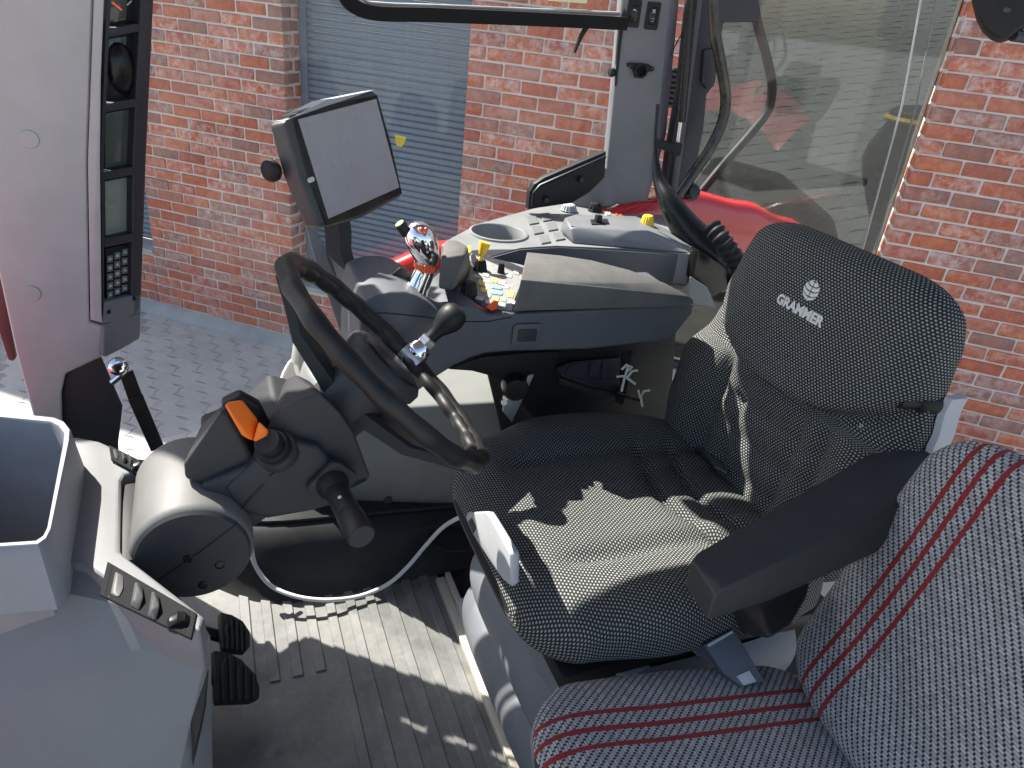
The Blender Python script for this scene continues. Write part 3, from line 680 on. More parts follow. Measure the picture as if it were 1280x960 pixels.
gp = [(940, -10), (947, 30), (958, 70), (965, 108), (960, 138), (940, 165), (905, 205), (868, 250)]
obj('rail', tube(crom([U(x, y, Y(1.86)) for x, y in gp], 8), .013, 12), M['black'], t)
t = thing('gas_strut', 'black gas strut with thin steel rod beside rear pillar', 'gas strut', U(845, 185, Y(1.54)))
obj('cylinder', tube([U(893, -280, Y(1.54)), U(865, 0, Y(1.54)), U(851, 152, Y(1.54))], .011, 14), M['black_gloss'], t)
obj('rod', tube([U(851, 150, Y(1.54)), U(846.5, 182, Y(1.54))], .0045, 10), M['steel'], t)
obj('end_fitting', box((.022, .025, .03), Matrix.Translation(U(844, 186, Y(1.535))), .005), M['black'], t)
obj('bracket', tube([U(817, 177, Y(1.53)), U(843, 186, Y(1.53))], .011, 8), M['black'], t)
t = thing('thin_wire', 'thin black wire hanging beside the rear pillar', 'wire', U(838, 70, Y(1.56)))
obj('strand', tube(crom([U(866, -40, Y(1.56)), U(863, 0, Y(1.56)), U(857, 32, Y(1.56)), U(845, 55, Y(1.56)), U(838, 70, Y(1.56))], 8), .0016, 6), M['black'], t)
t = thing('work_lamp', 'round black finned work lamp behind the gas strut', 'lamp', U(850, 110, Y(1.85)))
la = axis(U(849, 110, Y(1.85)), (-.2, -1, .05))
obj('housing', lathe([(0, 0), (.052, 0), (.055, -.03), (.04, -.07), (0, -.07)], la, 28), M['black'], t)
for k in range(8):
    z_ = -.047+.0134*k; w_ = 2*math.sqrt(max(.0001, .056**2-z_**2))
    obj('fin', box((.006, w_, .016), la @ Matrix.Translation((z_, 0, .007)), .001), mat('fin', (.035, .035, .037), .5) if k == 0 else bpy.data.materials['fin'], t)
t = thing('rear_window_pane', 'clear rear window pane with a bright glass edge above the backrest', 'window pane', U(1000, 280, X(1.42)))
GPn = X(1.42)
pane_ = obj('glass', slab([(872, -60), (1162, -60), (1128, 130), (1078, 312), (870, 262)], GPn, .005, 0), M['rear_glass'], t)
obj('glass_edge', tube([U(1162, -60, GPn), U(1128, 130, GPn), U(1078, 312, GPn)], .0022, 6), M['zinc'], t)
obj('seal_line', tube([U(1181, -60, GPn), U(1146, 130, GPn), U(1094, 312, GPn)], .0018, 6), mat('seal_grey', (.20, .20, .20), .5), t)
# curved black seal strip at the foot of the rear pillar, out to the corrugated hose
t = thing('pillar_seal', 'curved black trim sweeping from the rear pillar to the seat', 'trim', U(830, 250, Y(1.5)))
sp = [(822, 130), (819, 180), (823, 222), (838, 255), (862, 290), (892, 318), (925, 342)]
pl_ = [Y(1.52), Y(1.50), Y(1.47), Y(1.42), Y(1.38), Y(1.33), Y(1.27)]
A = [U(x, y, p) for (x, y), p in zip(sp, pl_)]
obj('strip', tube(crom([(*p, r) for p, r in zip(A, (.004, .005, .013, .026, .036, .04, .042))], 8), .03, 16), M['black_gloss'], t)
t = thing('corrugated_hose', 'short black corrugated hose beside the backrest', 'hose', U(910, 310, Y(1.2)))
hp = crom([U(888, 283, Y(1.25)), U(902, 300, Y(1.22)), U(917, 322, Y(1.20)), U(930, 345, Y(1.18))], 12)
obj('hose', tube([(*p, .022 if (i//2) % 2 else .0175) for i, p in enumerate(hp)], .02, 16), M['rubber'], t, 60)
# rounded black moulding in the top right corner
t = thing('corner_moulding', 'rounded black plastic moulding in the upper right corner', 'moulding', U(1250, 20, 1.0))
CP = plane(U(1250, 0, 1.0), (-.75, -.6, .1))
obj('cover', slab([(1214, -40), (1216, -5), (1222, 18), (1230, 34), (1241, 44), (1252, 48), (1262, 46), (1271, 38), (1280, 31), (1310, 26), (1310, -40)], CP, .06, .008, 4), M['black'], t)
obj('emblem', slab([(1253, 12), (1257, 9), (1263, 10), (1264, 13), (1260, 16), (1255, 15)], (CP[0]+CP[1]*.0006, CP[1]), .001, 0), mat('emblem_black', (.05, .05, .05), .3), t)
obj('lower_lip', tube([U(1266, 44, (CP[0]-CP[1]*.03, CP[1])), U(1280, 46, (CP[0]-CP[1]*.05, CP[1])), U(1310, 50, (CP[0]-CP[1]*.08, CP[1]))], .008, 8), M['frame_dark'], t)
# ------------------------------------------------------------------ dashboard
t = thing('dashboard', 'grey dashboard with an open storage bin and air vents', 'dashboard', (-.25, .75, .0))
def ringbin(pxo, pxi, zt, zo, zi, mats):
    bm = bmesh.new()
    O = [U(x, y, Z(zt)) for x, y in pxo]; I = [U(x, y, Z(zt)) for x, y in pxi]; k = len(O)
    c = sum(I, Vector())/k
    lip = lambda p, z, s=1: Vector((c.x+(p.x-c.x)*s, c.y+(p.y-c.y)*s, z))
    L = [[bm.verts.new(lip(p, zo, 1.10)) for p in O], [bm.verts.new(lip(p, zt-.012, 1.012)) for p in O], [bm.verts.new(lip(p, zt-.003, 1.004)) for p in O], [bm.verts.new(lip(p, zt, .985)) for p in O],
         [bm.verts.new(lip(p, zt, 1.02)) for p in I], [bm.verts.new(lip(p, zt-.004, 1.0)) for p in I], [bm.verts.new(lip(p, zi+.015, .93)) for p in I], [bm.verts.new(lip(p, zi, .88)) for p in I]]
    for A, B in zip(L, L[1:]):
        for i in range(k): bm.faces.new((A[i], A[(i+1) % k], B[(i+1) % k], B[i]))
    bm.faces.new(L[-1]); bmesh.ops.recalc_face_normals(bm, faces=bm.faces); return bm
po = [(-170, 520), (-60, 507), (0, 514), (68, 521), (80, 526), (88, 536), (87, 550), (64, 662), (58, 674), (48, 681), (0, 684), (-60, 690), (-190, 690)]
pi_ = [(-164, 528), (-60, 515), (0, 522), (62, 528), (72, 533), (79, 542), (78, 554), (58, 658), (53, 668), (44, 674), (0, 677), (-60, 682), (-186, 682)]
obj('storage_bin', ringbin(po, pi_, .675, .600, .15, None), mat('bin_grey', (.19, .20, .22), .5, grain=.3, dust=.1), t, 40)
zl = Z(.612)
ledge = [(84, 545), (100, 546), (125, 551), (150, 562), (182, 582), (172, 590), (156, 592), (151, 600), (150, 688), (156, 694), (180, 712), (256, 770), (250, 790), (210, 778), (105, 704), (66, 700), (70, 650), (90, 560)]
obj('top_ledge', slab(ledge, zl, .05, .006, 3, push=Vector((0, 0, -.06))), M['dash'], t)
cowl_top = [U(-120, 700, Z(.605)), U(60, 694, Z(.608)), U(105, 696, Z(.606)), U(170, 733, Z(.592)), U(252, 776, Z(.575)), U(263, 795, Z(.56))]
cowl_mid = [U(264, 830, Z(.51)), U(259, 880, Z(.465)), U(244, 930, Z(.425)), U(222, 975, Z(.39)), U(-120, 1010, Z(.36)), U(60, 850, Z(.465)), U(-100, 850, Z(.465)), U(150, 880, Z(.45))]
cowl_low = [Vector((-.085, .60, .2)), Vector((-.45, .58, .2)), Vector((-.085, .62, .02)), Vector((-.5, .60, .02)), Vector((-.11, .70, .05)), Vector((-.5, .68, .05)), Vector((-.12, .70, .45)), Vector((-.5, .68, .40))]
obj('cowl', hull(cowl_top+cowl_mid+cowl_low, .022, 5), M['dash'], t, 60)
obj('core', hull([(-.14, .70, .06), (-.14, 1.02, .06), (-.6, .6, .06), (-.6, 1.1, .06), (-.14, .72, .34), (-.165, 1.00, .34), (-.6, .6, .34), (-.6, 1.1, .34)], .01), M['dash_dark'], t)
obj('skirt', hull([U(264, 800, Z(.545)), U(258, 880, Z(.48)), U(244, 935, Z(.44)), U(236, 900, Z(.28)), U(248, 850, Z(.36)), U(264, 800, Z(.545))+Vector((-.04, .04, -.01)), U(240, 900, Z(.30))+Vector((-.04, .05, 0)), Vector((-.09, .62, .3))], .004), M['black'], t)
# air vents: frame, flat face painted black as well shade, vane and thumb wheel
M['vent'] = mat('vent_black', (.012, .013, .014), .8, spec=.15, grain=.2); M['vane'] = mat('vane_grey', (.06, .062, .064), .5, grain=.2, dust=.2)
def vent(c, zv, loc):
    ring = [U(x, y, Z(zv)) for x, y in c]
    n = (ring[1]-ring[0]).cross(ring[3]-ring[0]).normalized(); n = n if n.z > 0 else -n
    ctr = sum(ring, Vector())/4
    bm = bmesh.new()
    lv = [[bm.verts.new(p-n*.001) for p in ring], [bm.verts.new(p+n*.0016+(ctr-p)*.02) for p in ring], [bm.verts.new(p+n*.0016+(ctr-p)*.13) for p in ring], [bm.verts.new(p+n*.0+(ctr-p)*.17) for p in ring]]
    for A, B in zip(lv, lv[1:]):
        for i in range(4): bm.faces.new((A[i], A[(i+1) % 4], B[(i+1) % 4], B[i]))
    bmesh.ops.recalc_face_normals(bm, faces=bm.faces)
    v_ = obj('vent', bevel(bm, .0015, 2, 20), M['vent'], t, 50)
    inner = [p+(ctr-p)*.15 for p in ring]
    bm = bmesh.new(); a_ = [bm.verts.new(p+n*.0015) for p in inner]; b_ = [bm.verts.new(p+n*.0008+(ctr-p)*.1) for p in inner]
    bm.faces.new(a_)
    obj('vent_dark_face', bm, M['vent'], v_)
    ex = (inner[1]-inner[0]); ey = (inner[3]-inner[0])
    q_ = lambda u, v, h: inner[0]+ex*u+ey*v+n*h
    for k_, (u0, u1, h) in enumerate(((.04, .16, .004), (.30, .42, .009), (.52, .63, .010))):
        obj('vane', hull([q_(u0, .10, .002), q_(u1, .10, .002), q_(u0, .9, .002), q_(u1, .9, .002), q_(u0+.05, .2, h), q_(u0+.05, .8, h), q_(u1+.03, .5, h*.8)], .0015, 2), M['vane'], v_)
    obj('thumb_wheel', xf(lathe([(.010, -.006), (.011, -.004), (.011, .004), (.010, .006)], axis(q_(.88, .5, .0), ey), 18, 1, .001), Matrix.Identity(4)), M['black_gloss'], v_)
vent([(134, 702), (247, 768), (240, 800), (124, 744)], .6128, 0)
vent([(136, 557), (182, 580), (178, 596), (139, 575)], .616, 0)

# ------------------------------------------------------------------ steering column
WC = U(485, 453, .93); WNm = Vector((math.sin(R(46)), 0, math.cos(R(46))))
t = thing('steering_column', 'dark grey steering column with orange turn signal lever', 'steering column', (-.05, .84, .6))
def drum(y0, y1, x0, z0, r, m, part, a0=0, a1=360, rb=.012):
    pr = [(0, y0), (r-rb, y0), (r-rb*.3, y0+rb*.3), (r, y0+rb), (r, y1-rb), (r-rb*.3, y1-rb*.3), (r-rb, y1), (0, y1)]
    return obj(part, lathe([(a_, b_) for a_, b_ in pr], Matrix.Translation((x0, 0, z0)) @ Matrix.Rotation(R(-90), 4, 'X'), 48), m, t, 50)
dr = drum(.715, .875, -.056, .596, .067, mat('drum_grey', (.115, .115, .113), .6, grain=.35, dust=.12), 'pivot_drum')
obj('end_disc', lathe([(0, .0), (.060, .0), (.063, .004)], Matrix.Translation((-.056, .7135, .596)) @ Matrix.Rotation(R(-90), 4, 'X'), 48), M['dash_dark'], t)
e_ = [Vector((-.058+.064*math.cos(a), .713, .598+.064*math.sin(a))) for a in (R(35), R(215))]
obj('parting_line', tube([e_[0], Vector((-.058, .7128, .595)), e_[1]], .0009, 6), M['black'], t)
for x, y in ((235, 698), (275, 706), (254, 731)):
    obj('screw', lathe([(.0055, 0), (.0055, .0012), (.0045, .0014), (.004, .0004), (0, .0004)], axis(U(x, y, Y(.7135)), (0, -1, 0)), 18), M['black_gloss'], t)
obj('drum_collar', box((.02, .15, .06), (-.125, .79, .575), .004), M['black'], t)
S = lambda px_, y0, y1, sh=(0, 0, 0): [U(x, y, Y(y0)) for x, y in px_] + [U(x, y, Y(y0))+Vector((0, y1-y0, 0))+Vector(sh) for x, y in px_]
obj('neck', hull(S([(252, 607), (261, 633), (291, 648), (310, 665), (332, 648), (374, 620), (345, 590), (322, 577), (281, 610)], .75, .91), .006, 3), M['dash_dark'], t)
obj('column_shroud', hull(S([(281, 612), (322, 576), (352, 548), (400, 560), (430, 600), (418, 632), (390, 640), (374, 620), (334, 650), (300, 640)], .745, .91), .007, 3), M['dash_dark'], t)
obj('upper_shroud', hull([U(x, y, Y(.76)) for x, y in ((330, 545), (352, 512), (400, 490), (442, 540), (463, 596), (458, 603), (420, 622), (378, 580), (345, 570), (360, 505), (425, 515))] + [U(x, y, Y(.89)) for x, y in ((350, 486), (370, 468), (386, 476), (400, 488), (440, 535), (335, 520), (358, 474))], .016, 5), M['dash_dark'], t)
obj('lever_guard', hull([U(x, y, Y(.76)) for x, y in ((229, 581), (231, 599), (252, 606), (280, 609), (318, 576), (303, 552), (280, 507))] + [U(x, y, Y(.84)) for x, y in ((252, 530), (280, 505), (302, 499), (322, 515), (250, 543), (300, 560))] + [U(x, y, Y(.86)) for x, y in ((240, 575), (290, 590))], .007, 4), M['dash_dark'], t)
for px_, y_ in (([(282, 611), (337, 595), (374, 620)], .7485), ([(345, 590), (337, 595)], .744), ([(291, 647), (312, 625), (330, 606)], .7425)):
    obj('panel_gap', tube([U(x, y, Y(y_)) for x, y in px_], .0007, 5), M['black_gloss'], t)
obj('shroud_rib', tube([U(375, 577, Y(.757)), U(420, 617, Y(.757)), U(458, 600, Y(.757))], .0012, 6), M['black'], t)
# turn signal lever
tl = obj('turn_signal_lever', hull([U(x, y, Y(.745)) for x, y in ((280, 506), (314, 551), (302, 545))] + [U(x, y, Y(.76)) for x, y in ((303, 500), (322, 524), (324, 552), (300, 515))] + [U(x, y, Y(.775)) for x, y in ((283, 503), (302, 500), (322, 525))], .003, 3), M['orange'], t)
obj('lever_foot', hull([U(x, y, Y(.743)) for x, y in ((323.5, 526), (336, 538), (335, 547), (327, 557), (316, 552))] + [U(x, y, Y(.77)) for x, y in ((323, 527), (336, 540), (326, 554), (317, 550))], .004, 3), M['orange'], tl)
obj('lever_backing', slab([(276, 506), (300, 494), (326, 508), (334, 525), (345, 545), (330, 562), (312, 556), (296, 545)], Y(.785), .018, .005, 3), M['black'], tl)
c_ = U(333, 551, Y(.738)); dv = (U(362, 574, Y(.775))-U(325, 540, Y(.735))).normalized()
for k_, (o_, r_, h_) in enumerate(((0, .0155, .012), (.012, .020, .010), (.022, .025, .016))):
    obj('lever_collar', lathe([(r_*.6, 0), (r_*.95, 0), (r_, .002), (r_, h_), (r_*.6, h_)], axis(c_+dv*o_, dv), 28), M['black'] if k_ < 2 else M['dash_dark'], t)
# stalk with round end
sp0 = U(416, 606, Y(.735)); sp1 = U(452, 671, Y(.635)); sd_ = (sp1-sp0).normalized()
obj('stalk_plate', prism(rpoly(.052, .046, .010), .010, axis(sp0+Vector((0, .012, 0)), (sd_+Vector((0, -.8, 0))), (1, 0, 1)), .003), M['dash_dark'], t)
obj('stalk_boot', lathe([(.020, 0), (.019, .006), (.0165, .012), (.015, .016)], axis(sp0, sd_), 24), M['black'], t)
L_ = (sp1-sp0).length
st = obj('stalk', lathe([(.0140, 0), (.0150, L_*.6), (.0153, L_*.6), (.0160, L_*.62), (.0163, L_-.003), (.0152, L_)], axis(sp0, sd_), 28), M['black'], t)
obj('stalk_cap', lathe([(0, .0004), (.0146, .0003), (.0146, 0)], axis(sp1, sd_), 28), M['dash_dark'], st)
o_ = axis(sp0+sd_*L_*.33, sd_) @ Matrix.Translation((0, 0, 0))
side = (CAM-sp0); side = (side-sd_*side.dot(sd_)).normalized()
obj('stalk_symbol', xf(lathe([(.0016, 0), (.0024, 0), (.0024, .0005), (.0016, .0005)], None, 14), axis(sp0+sd_*L_*.42+side*.0148, side)), M['print'], st)

# ------------------------------------------------------------------ steering wheel
t = thing('steering_wheel', 'black steering wheel with wavy grip rim and spinner', 'steering wheel', WC)
vd = (WC-CAM).normalized(); e1 = WNm.cross(vd).normalized()
if e1.dot(right) < 0: e1 = -e1
e2 = WNm.cross(e1).normalized()
if e2.dot(vd) > 0: e2 = -e2                     # e2 points to the near side
def W(a, r, h=0): a = R(a); return WC + e1*(r*math.cos(a)) + e2*(r*math.sin(a)) + WNm*h
RW = .171
ring = []
for i in range(144):
    a = 360*i/144; w_ = .0124
    ring.append((*W(a, RW-.002*abs(math.sin(R(a*9)))), w_-.0014*(math.sin(R(a*9))**2)))
obj('rim', tube(ring, .0155, 18, closed=True, flat=1.1), M['wheel'], t, 60)
# finger waves on the inside of the rim
bm = tube([(*W(360*i/200, RW-.0105-.0028*math.cos(R(360*i/200*22)), -.003), .0095) for i in range(200)], .01, 10, closed=True)
obj('grip_waves', bm, M['wheel'], t, 60)
hub = axis(WC-WNm*.075, WNm)
obj('hub', lathe([(.040, -.05), (.043, 0), (.044, .035), (.052, .052), (.058, .060), (.058, .072), (.053, .078), (.03, .081), (0, .082)], hub, 40), M['dash_dark'], t, 40)
obj('hub_ring', lathe([(.050, -.004), (.056, -.002), (.056, .006), (.048, .010)], axis(WC-WNm*.132, WNm), 36), M['black'], t)
obj('horn_cap', lathe([(.046, 0), (.047, .004), (.044, .007), (.02, .009), (0, .0095)], axis(WC-WNm*.0, WNm), 36), M['black_gloss'], t)
for a in (10, 172, 268):
    p0, p1, p2 = W(a, .030, -.066), W(a, .10, -.052), W(a, RW-.002, -.008)
    tn = (e2*math.cos(R(a))-e1*math.sin(R(a)))
    bm = bmesh.new(); VR = []
    for p, w_, h_ in ((p0, .030, .012), ((p0+p1)/2, .027, .010), (p1, .022, .009), ((p1+p2)/2, .018, .009), (p2, .020, .010)):
        VR.append([bm.verts.new(p+tn*x_+WNm*z_) for x_, z_ in ((-w_, -h_), (w_, -h_), (w_, h_*.5), (w_*.8, h_), (-w_*.8, h_), (-w_, h_*.5))])
    for A, B in zip(VR, VR[1:]):
        for i in range(6): bm.faces.new((A[i], A[(i+1) % 6], B[(i+1) % 6], B[i]))
    bm.faces.new(VR[0]); bm.faces.new(VR[-1][::-1]); bmesh.ops.recalc_face_normals(bm, faces=bm.faces)
    obj('spoke', bm, M['wheel'], t, 30)
# spinner knob clamped on the far side of the rim
best = min(range(180, 360, 2), key=lambda a: (Vector(pix(W(a, RW))[:2])-Vector((510, 452))).length); print('spinner angle', best, pix(W(best, RW)))
t = thing('spinner_knob', 'black bulb spinner knob in a steel clamp on the wheel rim', 'knob', W(best, RW))
pc = W(best, RW); tn = (e2*math.cos(R(best))-e1*math.sin(R(best)))
obj('clamp', tube([pc-tn*.016, pc-tn*.013, pc+tn*.013, pc+tn*.016], .0205, 20), M['steel'], t)
obj('clamp_ear', xf(box((.034, .020, .016), None, .006), frame(pc-WNm*.018+e2*.006, tn, e2)), M['black_gloss'], t)
kd = (U(548, 408, (pix(pc)[2]+.005))-pc).normalized(); kd = (WNm*.75+kd*.35).normalized()
obj('clamp_boss', lathe([(.019, .008), (.020, .014), (.017, .024), (.013, .03)], axis(pc, kd), 24), M['chrome'], t)
obj('collar_nut', lathe([(.0125, .028), (.0135, .030), (.0135, .040), (.011, .042)], axis(pc, kd), 6), M['steel'], t)
obj('knob', lathe([(.010, .038), (.0098, .050), (.0112, .058), (.0165, .068), (.0205, .078), (.0215, .088), (.0195, .098), (.013, .1045), (.006, .1065), (0, .107)], axis(pc, kd), 32), M['wheel'], t, 80)
for s_ in (-1, 1): obj('bolt', lathe([(0, .006), (.003, .006), (.0055, .006), (.0055, 0)], axis(pc+tn*.011*s_-e2*-.014-WNm*.012, e2), 6), M['chrome'], t)
obj('black_grip', lathe([(.010, -.014), (.017, -.012), (.019, 0), (.017, .010)], axis(pc-WNm*.012, WNm), 20), M['black_gloss'], t)

# ------------------------------------------------------------------ pedals
def pedal(px_, zc, label, cx, cy):
    t = thing('pedal', label, 'pedal', U(cx, cy, Z(zc)), 'foot pedals')
    PP = plane(U(cx, cy, Z(zc)), (.62, -.10, .78))
    obj('plate', slab(px_, PP, .012, .003), M['rubber'], t)
    xs = [p[0] for p in px_]; ys = [p[1] for p in px_]; x0, x1, y0, y1 = min(xs), max(xs), min(ys), max(ys); n = 6
    for k_ in range(n):
        f0, f1 = k_/n+.015, (k_+.62)/n
        xa, xb = x0+(x1-x0)*f0, x0+(x1-x0)*f1
        tp = lambda x: lin(sorted([(p[0], p[1]) for p in px_ if p[1] < (y0+y1)/2+.15*(y1-y0)]), x)
        bt = lambda x: lin(sorted([(p[0], p[1]) for p in px_ if p[1] > (y0+y1)/2+.15*(y1-y0)]), x)
        obj('tread', slab([(xa, tp(xa)+2), (xb, tp(xb)+2), (xb+1, bt(xb)-2), (xa+1, bt(xa)-2)], (PP[0]+PP[1]*.006, PP[1]), .007, .0015, 1), M['rubber'], t)
    o_ = U(cx-22, cy+6, Z(zc))-PP[1]*.012
    obj('arm', tube([U(cx-6, cy, Z(zc))-PP[1]*.016, o_+Vector((-.03, .01, .03)), o_+Vector((-.10, .03, .20))], .011, 10), M['black'], t)
pedal([(267, 813), (284, 814), (302, 824), (319, 842), (325, 858), (325, 872), (316, 876), (272, 878), (270, 850)], .105, 'ribbed black foot pedal nearest the camera', 297, 846)
pedal([(276, 765), (290, 768), (304, 776), (313, 790), (313, 808), (307, 815), (280, 812), (277, 790)], .115, 'smaller ribbed black foot pedal farther from the camera', 295, 791)
# white cable along the mat edge
t = thing('white_cable', 'white cable curving along the floor mat edge', 'cable', (.2, 1.2, .01))
cp = [(314, 650, 1.30), (315, 690, 1.255), (322, 712, 1.245), (340, 733, 1.215), (372, 746, 1.188), (410, 750, 1.175), (450, 745, 1.180), (485, 730, 1.190), (510, 708, 1.205), (532, 682, 1.215), (555, 658, 1.19), (582, 643, 1.15)]
obj('sheath', tube(crom([U(x, y, Y(w_)) for x, y, w_ in cp], 10), .0047, 12), M['cable'], t)
# black strap hanging from a chrome hinge left of the column
t = thing('door_stay', 'black bar hanging from a chrome ball hinge', 'door stay', U(150, 460, Y(1.33)))
obj('bar', hull([U(x, y, Y(1.33)) for x, y in ((150, 470), (166, 462), (178, 494), (161, 502))] + [U(x, y, Y(1.345)) for x, y in ((150, 470), (166, 462), (178, 494), (161, 502))], .002), M['black'], t)
obj('sleeve', hull([U(x, y, Y(1.325)) for x, y in ((160, 500), (178, 492), (205, 557), (189, 565))] + [U(x, y, Y(1.35)) for x, y in ((160, 500), (178, 492), (205, 557), (189, 565))], .002), M['black'], t)
hx = axis(U(148, 458, Y(1.32)), (.15, -1, .2))
obj('hinge', join(lathe([(.0155, -.008), (.0165, -.004), (.0165, .004), (.013, .007), (.008, .008), (0, .008)], hx, 24), tube([U(140, 478, Y(1.33)), U(152, 468, Y(1.33)), U(158, 462, Y(1.33))], .006, 10)), M['chrome'], t)
obj('square_recess', box((.010, .010, .002), hx @ Matrix.Translation((0, 0, .0085)), 0), M['black'], t)
# silver pipe and white casing outside the right window
t = thing('pipe_elbow', 'silver pipe elbow outside behind the steering wheel', 'pipe', U(383, 470, Y(1.75)))
obj('sleeve', tube([U(382, 425, Y(1.75)), U(380, 438, Y(1.75)), U(378, 452, Y(1.75))], .029, 24), M['zinc'], t)
obj('pipe', tube(crom([U(379, 450, Y(1.75)), U(381, 462, Y(1.75)), U(388, 476, Y(1.75)), U(400, 492, Y(1.75))], 6), .025, 24), M['steel'], t)
t = thing('white_casing', 'white curved casing outside behind the steering column', 'casing', U(370, 490, Y(1.85)))
obj('shell', hull([U(x, y, Y(1.85)) for x, y in ((338, 505), (345, 485), (352, 465), (360, 450), (385, 440), (420, 440), (430, 480), (420, 520), (340, 540))] + [U(x, y, Y(1.85))+Vector((.06, .25, -.05)) for x, y in ((345, 500), (365, 465), (400, 450), (420, 520))], .02, 4), M['white'], t, 60)
# ------------------------------------------------------------------ monitor on its post
t = thing('monitor', 'dark terminal monitor with a wide left bezel and blank screen', 'monitor', (.23, 1.33, .80))
mn = Vector((math.cos(R(16.8))*math.cos(R(-47.8)), math.cos(R(16.8))*math.sin(R(-47.8)), math.sin(R(16.8))))
ma = Vector((0, 0, 1)).cross(mn).normalized(); mb = mn.cross(ma); rz = R(4.6)
mA = ma*math.cos(rz)+mb*math.sin(rz); mB = -ma*math.sin(rz)+mb*math.cos(rz)
MF = frame(Vector((.228, 1.302, .924)), mA, mB)
hw0, hw1, hh0, hh1 = -.140, .119, -.098, .094
outl = [(hw0+.006, hh1-.014), (hw0+.03, hh1-.006), (-.02, hh1+.001), (hw1-.01, hh1-.002), (hw1, hh1-.008), (hw1+.003, 0), (hw1-.002, hh0+.006), (hw1-.012, hh0), (-.02, hh0-.004), (hw0+.035, hh0+.006), (hw0+.012, hh0+.014), (hw0, 0)]
obj('housing', prism(outl, -.032, MF @ Matrix.Translation((0, 0, .004)), .006, 3), mat('monitor_grey', (.06, .062, .062), .5, grain=.2, dust=.08), t)
obj('bezel', prism([(hw0+.026, hh1-.012), (-.02, hh1-.006), (hw1-.006, hh1-.009), (hw1-.003, 0), (hw1-.008, hh0+.006), (-.02, hh0+.002), (hw0+.026, hh0+.010), (hw0+.020, 0)], .0035, MF @ Matrix.Translation((0, 0, .003)), .002), M['black_gloss'], t)
scr = mat('screen', (.35, .345, .37), .30, var=.10, vscale=7, coat=.25)  # pale base colour stands in for sky reflected on the screen
s_ = obj('screen', prism([(-.1055, .079), (-.1055, -.079), (.1055, -.079), (.1055, .079)], .0008, MF @ Matrix.Translation((0, 0, .0066)), 0), scr, t)
obj('power_button', prism(rpoly(.016, .008, .0038), .002, MF @ Matrix.Translation((-.1185, -.012, .0065)), .0008), M['silverprint'], t)
obj('lit_top_edge', xf(hull([(hw0+.012, hh1-.012, .005), (hw0+.012, hh1-.010, -.03), (-.02, hh1+.003, .005), (-.02, hh1+.005, -.03), (hw1-.004, hh1, .005), (hw1-.004, hh1+.002, -.03), (-.02, hh1-.004, .005), (hw1-.004, hh1-.006, -.03)], .002), MF), M['pale'], t)  # pale colour stands for sunlight along the housing's top
kn = MF @ Vector((hw0-.012, .015, -.035))
obj('clamp_knob', lathe([(.008, 0), (.015, .003), (.018, .008), (.0175, .016), (.014, .019), (0, .020)], axis(kn+mA*.010, -mA), 24), M['black'], t, 50)
mbk = MF @ Vector((-.03, -.07, -.045))
post = [(*(MF @ Vector((-.02, -.02, -.05))), .026), (*(MF @ Vector((-.02, -.11, -.055))), .024), (*U(425, 320, Y(1.30)), .023), (*U(444, 362, Y(1.25)), .023), (*U(462, 398, Y(1.20)), .026)]
obj('post', tube(crom(post, 6), .022, 4, flat=.7), M['dash_dark'], t, 30)
obj('post_cover', hull([U(x, y, Y(1.32)) for x, y in ((380, 275), (396, 290), (410, 330), (440, 365), (452, 400), (430, 430), (418, 380), (392, 320))] + [U(x, y, Y(1.36)) for x, y in ((380, 275), (410, 330), (452, 400), (430, 430), (392, 320))], .004), M['pillar2'], t)

# ------------------------------------------------------------------ armrest console
t = thing('armrest_console', 'slate grey armrest console with knobs and padded rest', 'console', (.5, 1.1, .6))
NY = Y(1.02)
near = [(450, 398), (457, 375), (470, 369), (488, 365), (507, 365), (522, 370), (536, 378), (548, 388), (554, 391), (566, 386), (580, 382), (594, 383), (606, 390), (612, 394), (643, 392), (755, 386), (868, 380), (866, 392), (845, 418), (832, 426), (735, 437), (632, 440), (608, 442), (588, 448), (567, 458), (545, 472), (520, 492), (470, 500), (448, 470)]
def bodyslab(px_, y0, dy, bv):
    pts = [U(x, y, Y(y0)) for x, y in px_]; bm = bmesh.new(); k = len(pts)
    a_ = [bm.verts.new(p) for p in pts]; b_ = [bm.verts.new(Vector((p.x, p.y+dy, p.z))) for p in pts]
    bm.faces.new(a_); bm.faces.new(b_[::-1])
    for i in range(k): bm.faces.new((a_[i], b_[i], b_[(i+1) % k], a_[(i+1) % k]))
    bmesh.ops.recalc_face_normals(bm, faces=bm.faces); return bevel(bm, bv, 3, 30)
obj('body', bodyslab(near, 1.02, .17, .006), M['console'], t, 40)
obj('seam', tube([U(x, y, Y(1.0195)) for x, y in ((452, 394), (480, 391), (530, 396), (566, 402), (610, 402), (640, 396))], .0008, 5), M['black'], t)
# padded rest
top = [U(x, y, Z(z_)) for x, y, z_ in ((659, 315, .812), (700, 319, .810), (739, 325, .806), (786, 337, .797), (832, 354, .781), (862, 371, .760))]
nt_ = [U(x, y, Y(1.008)) for x, y in ((651, 350), (740, 356), (800, 362), (866, 374))]
nb = [U(x, y, Y(1.008)) for x, y in ((643, 389), (868, 379))]
obj('rest_pad', hull(top+nt_+nb+[Vector((p.x, p.y, .742)) for p in top], .008, 4), M['pad'], t, 50)
obj('front_pad', hull([U(x, y, Z(.80)) for x, y in ((557, 300), (572, 300), (585, 308))] + [U(x, y, Y(1.04)) for x, y in ((548, 361), (566, 364), (551, 322), (582, 318))] + [U(x, y, Z(.73)) for x, y in ((552, 330), (590, 340))], .006, 3), M['pad'], t, 50)
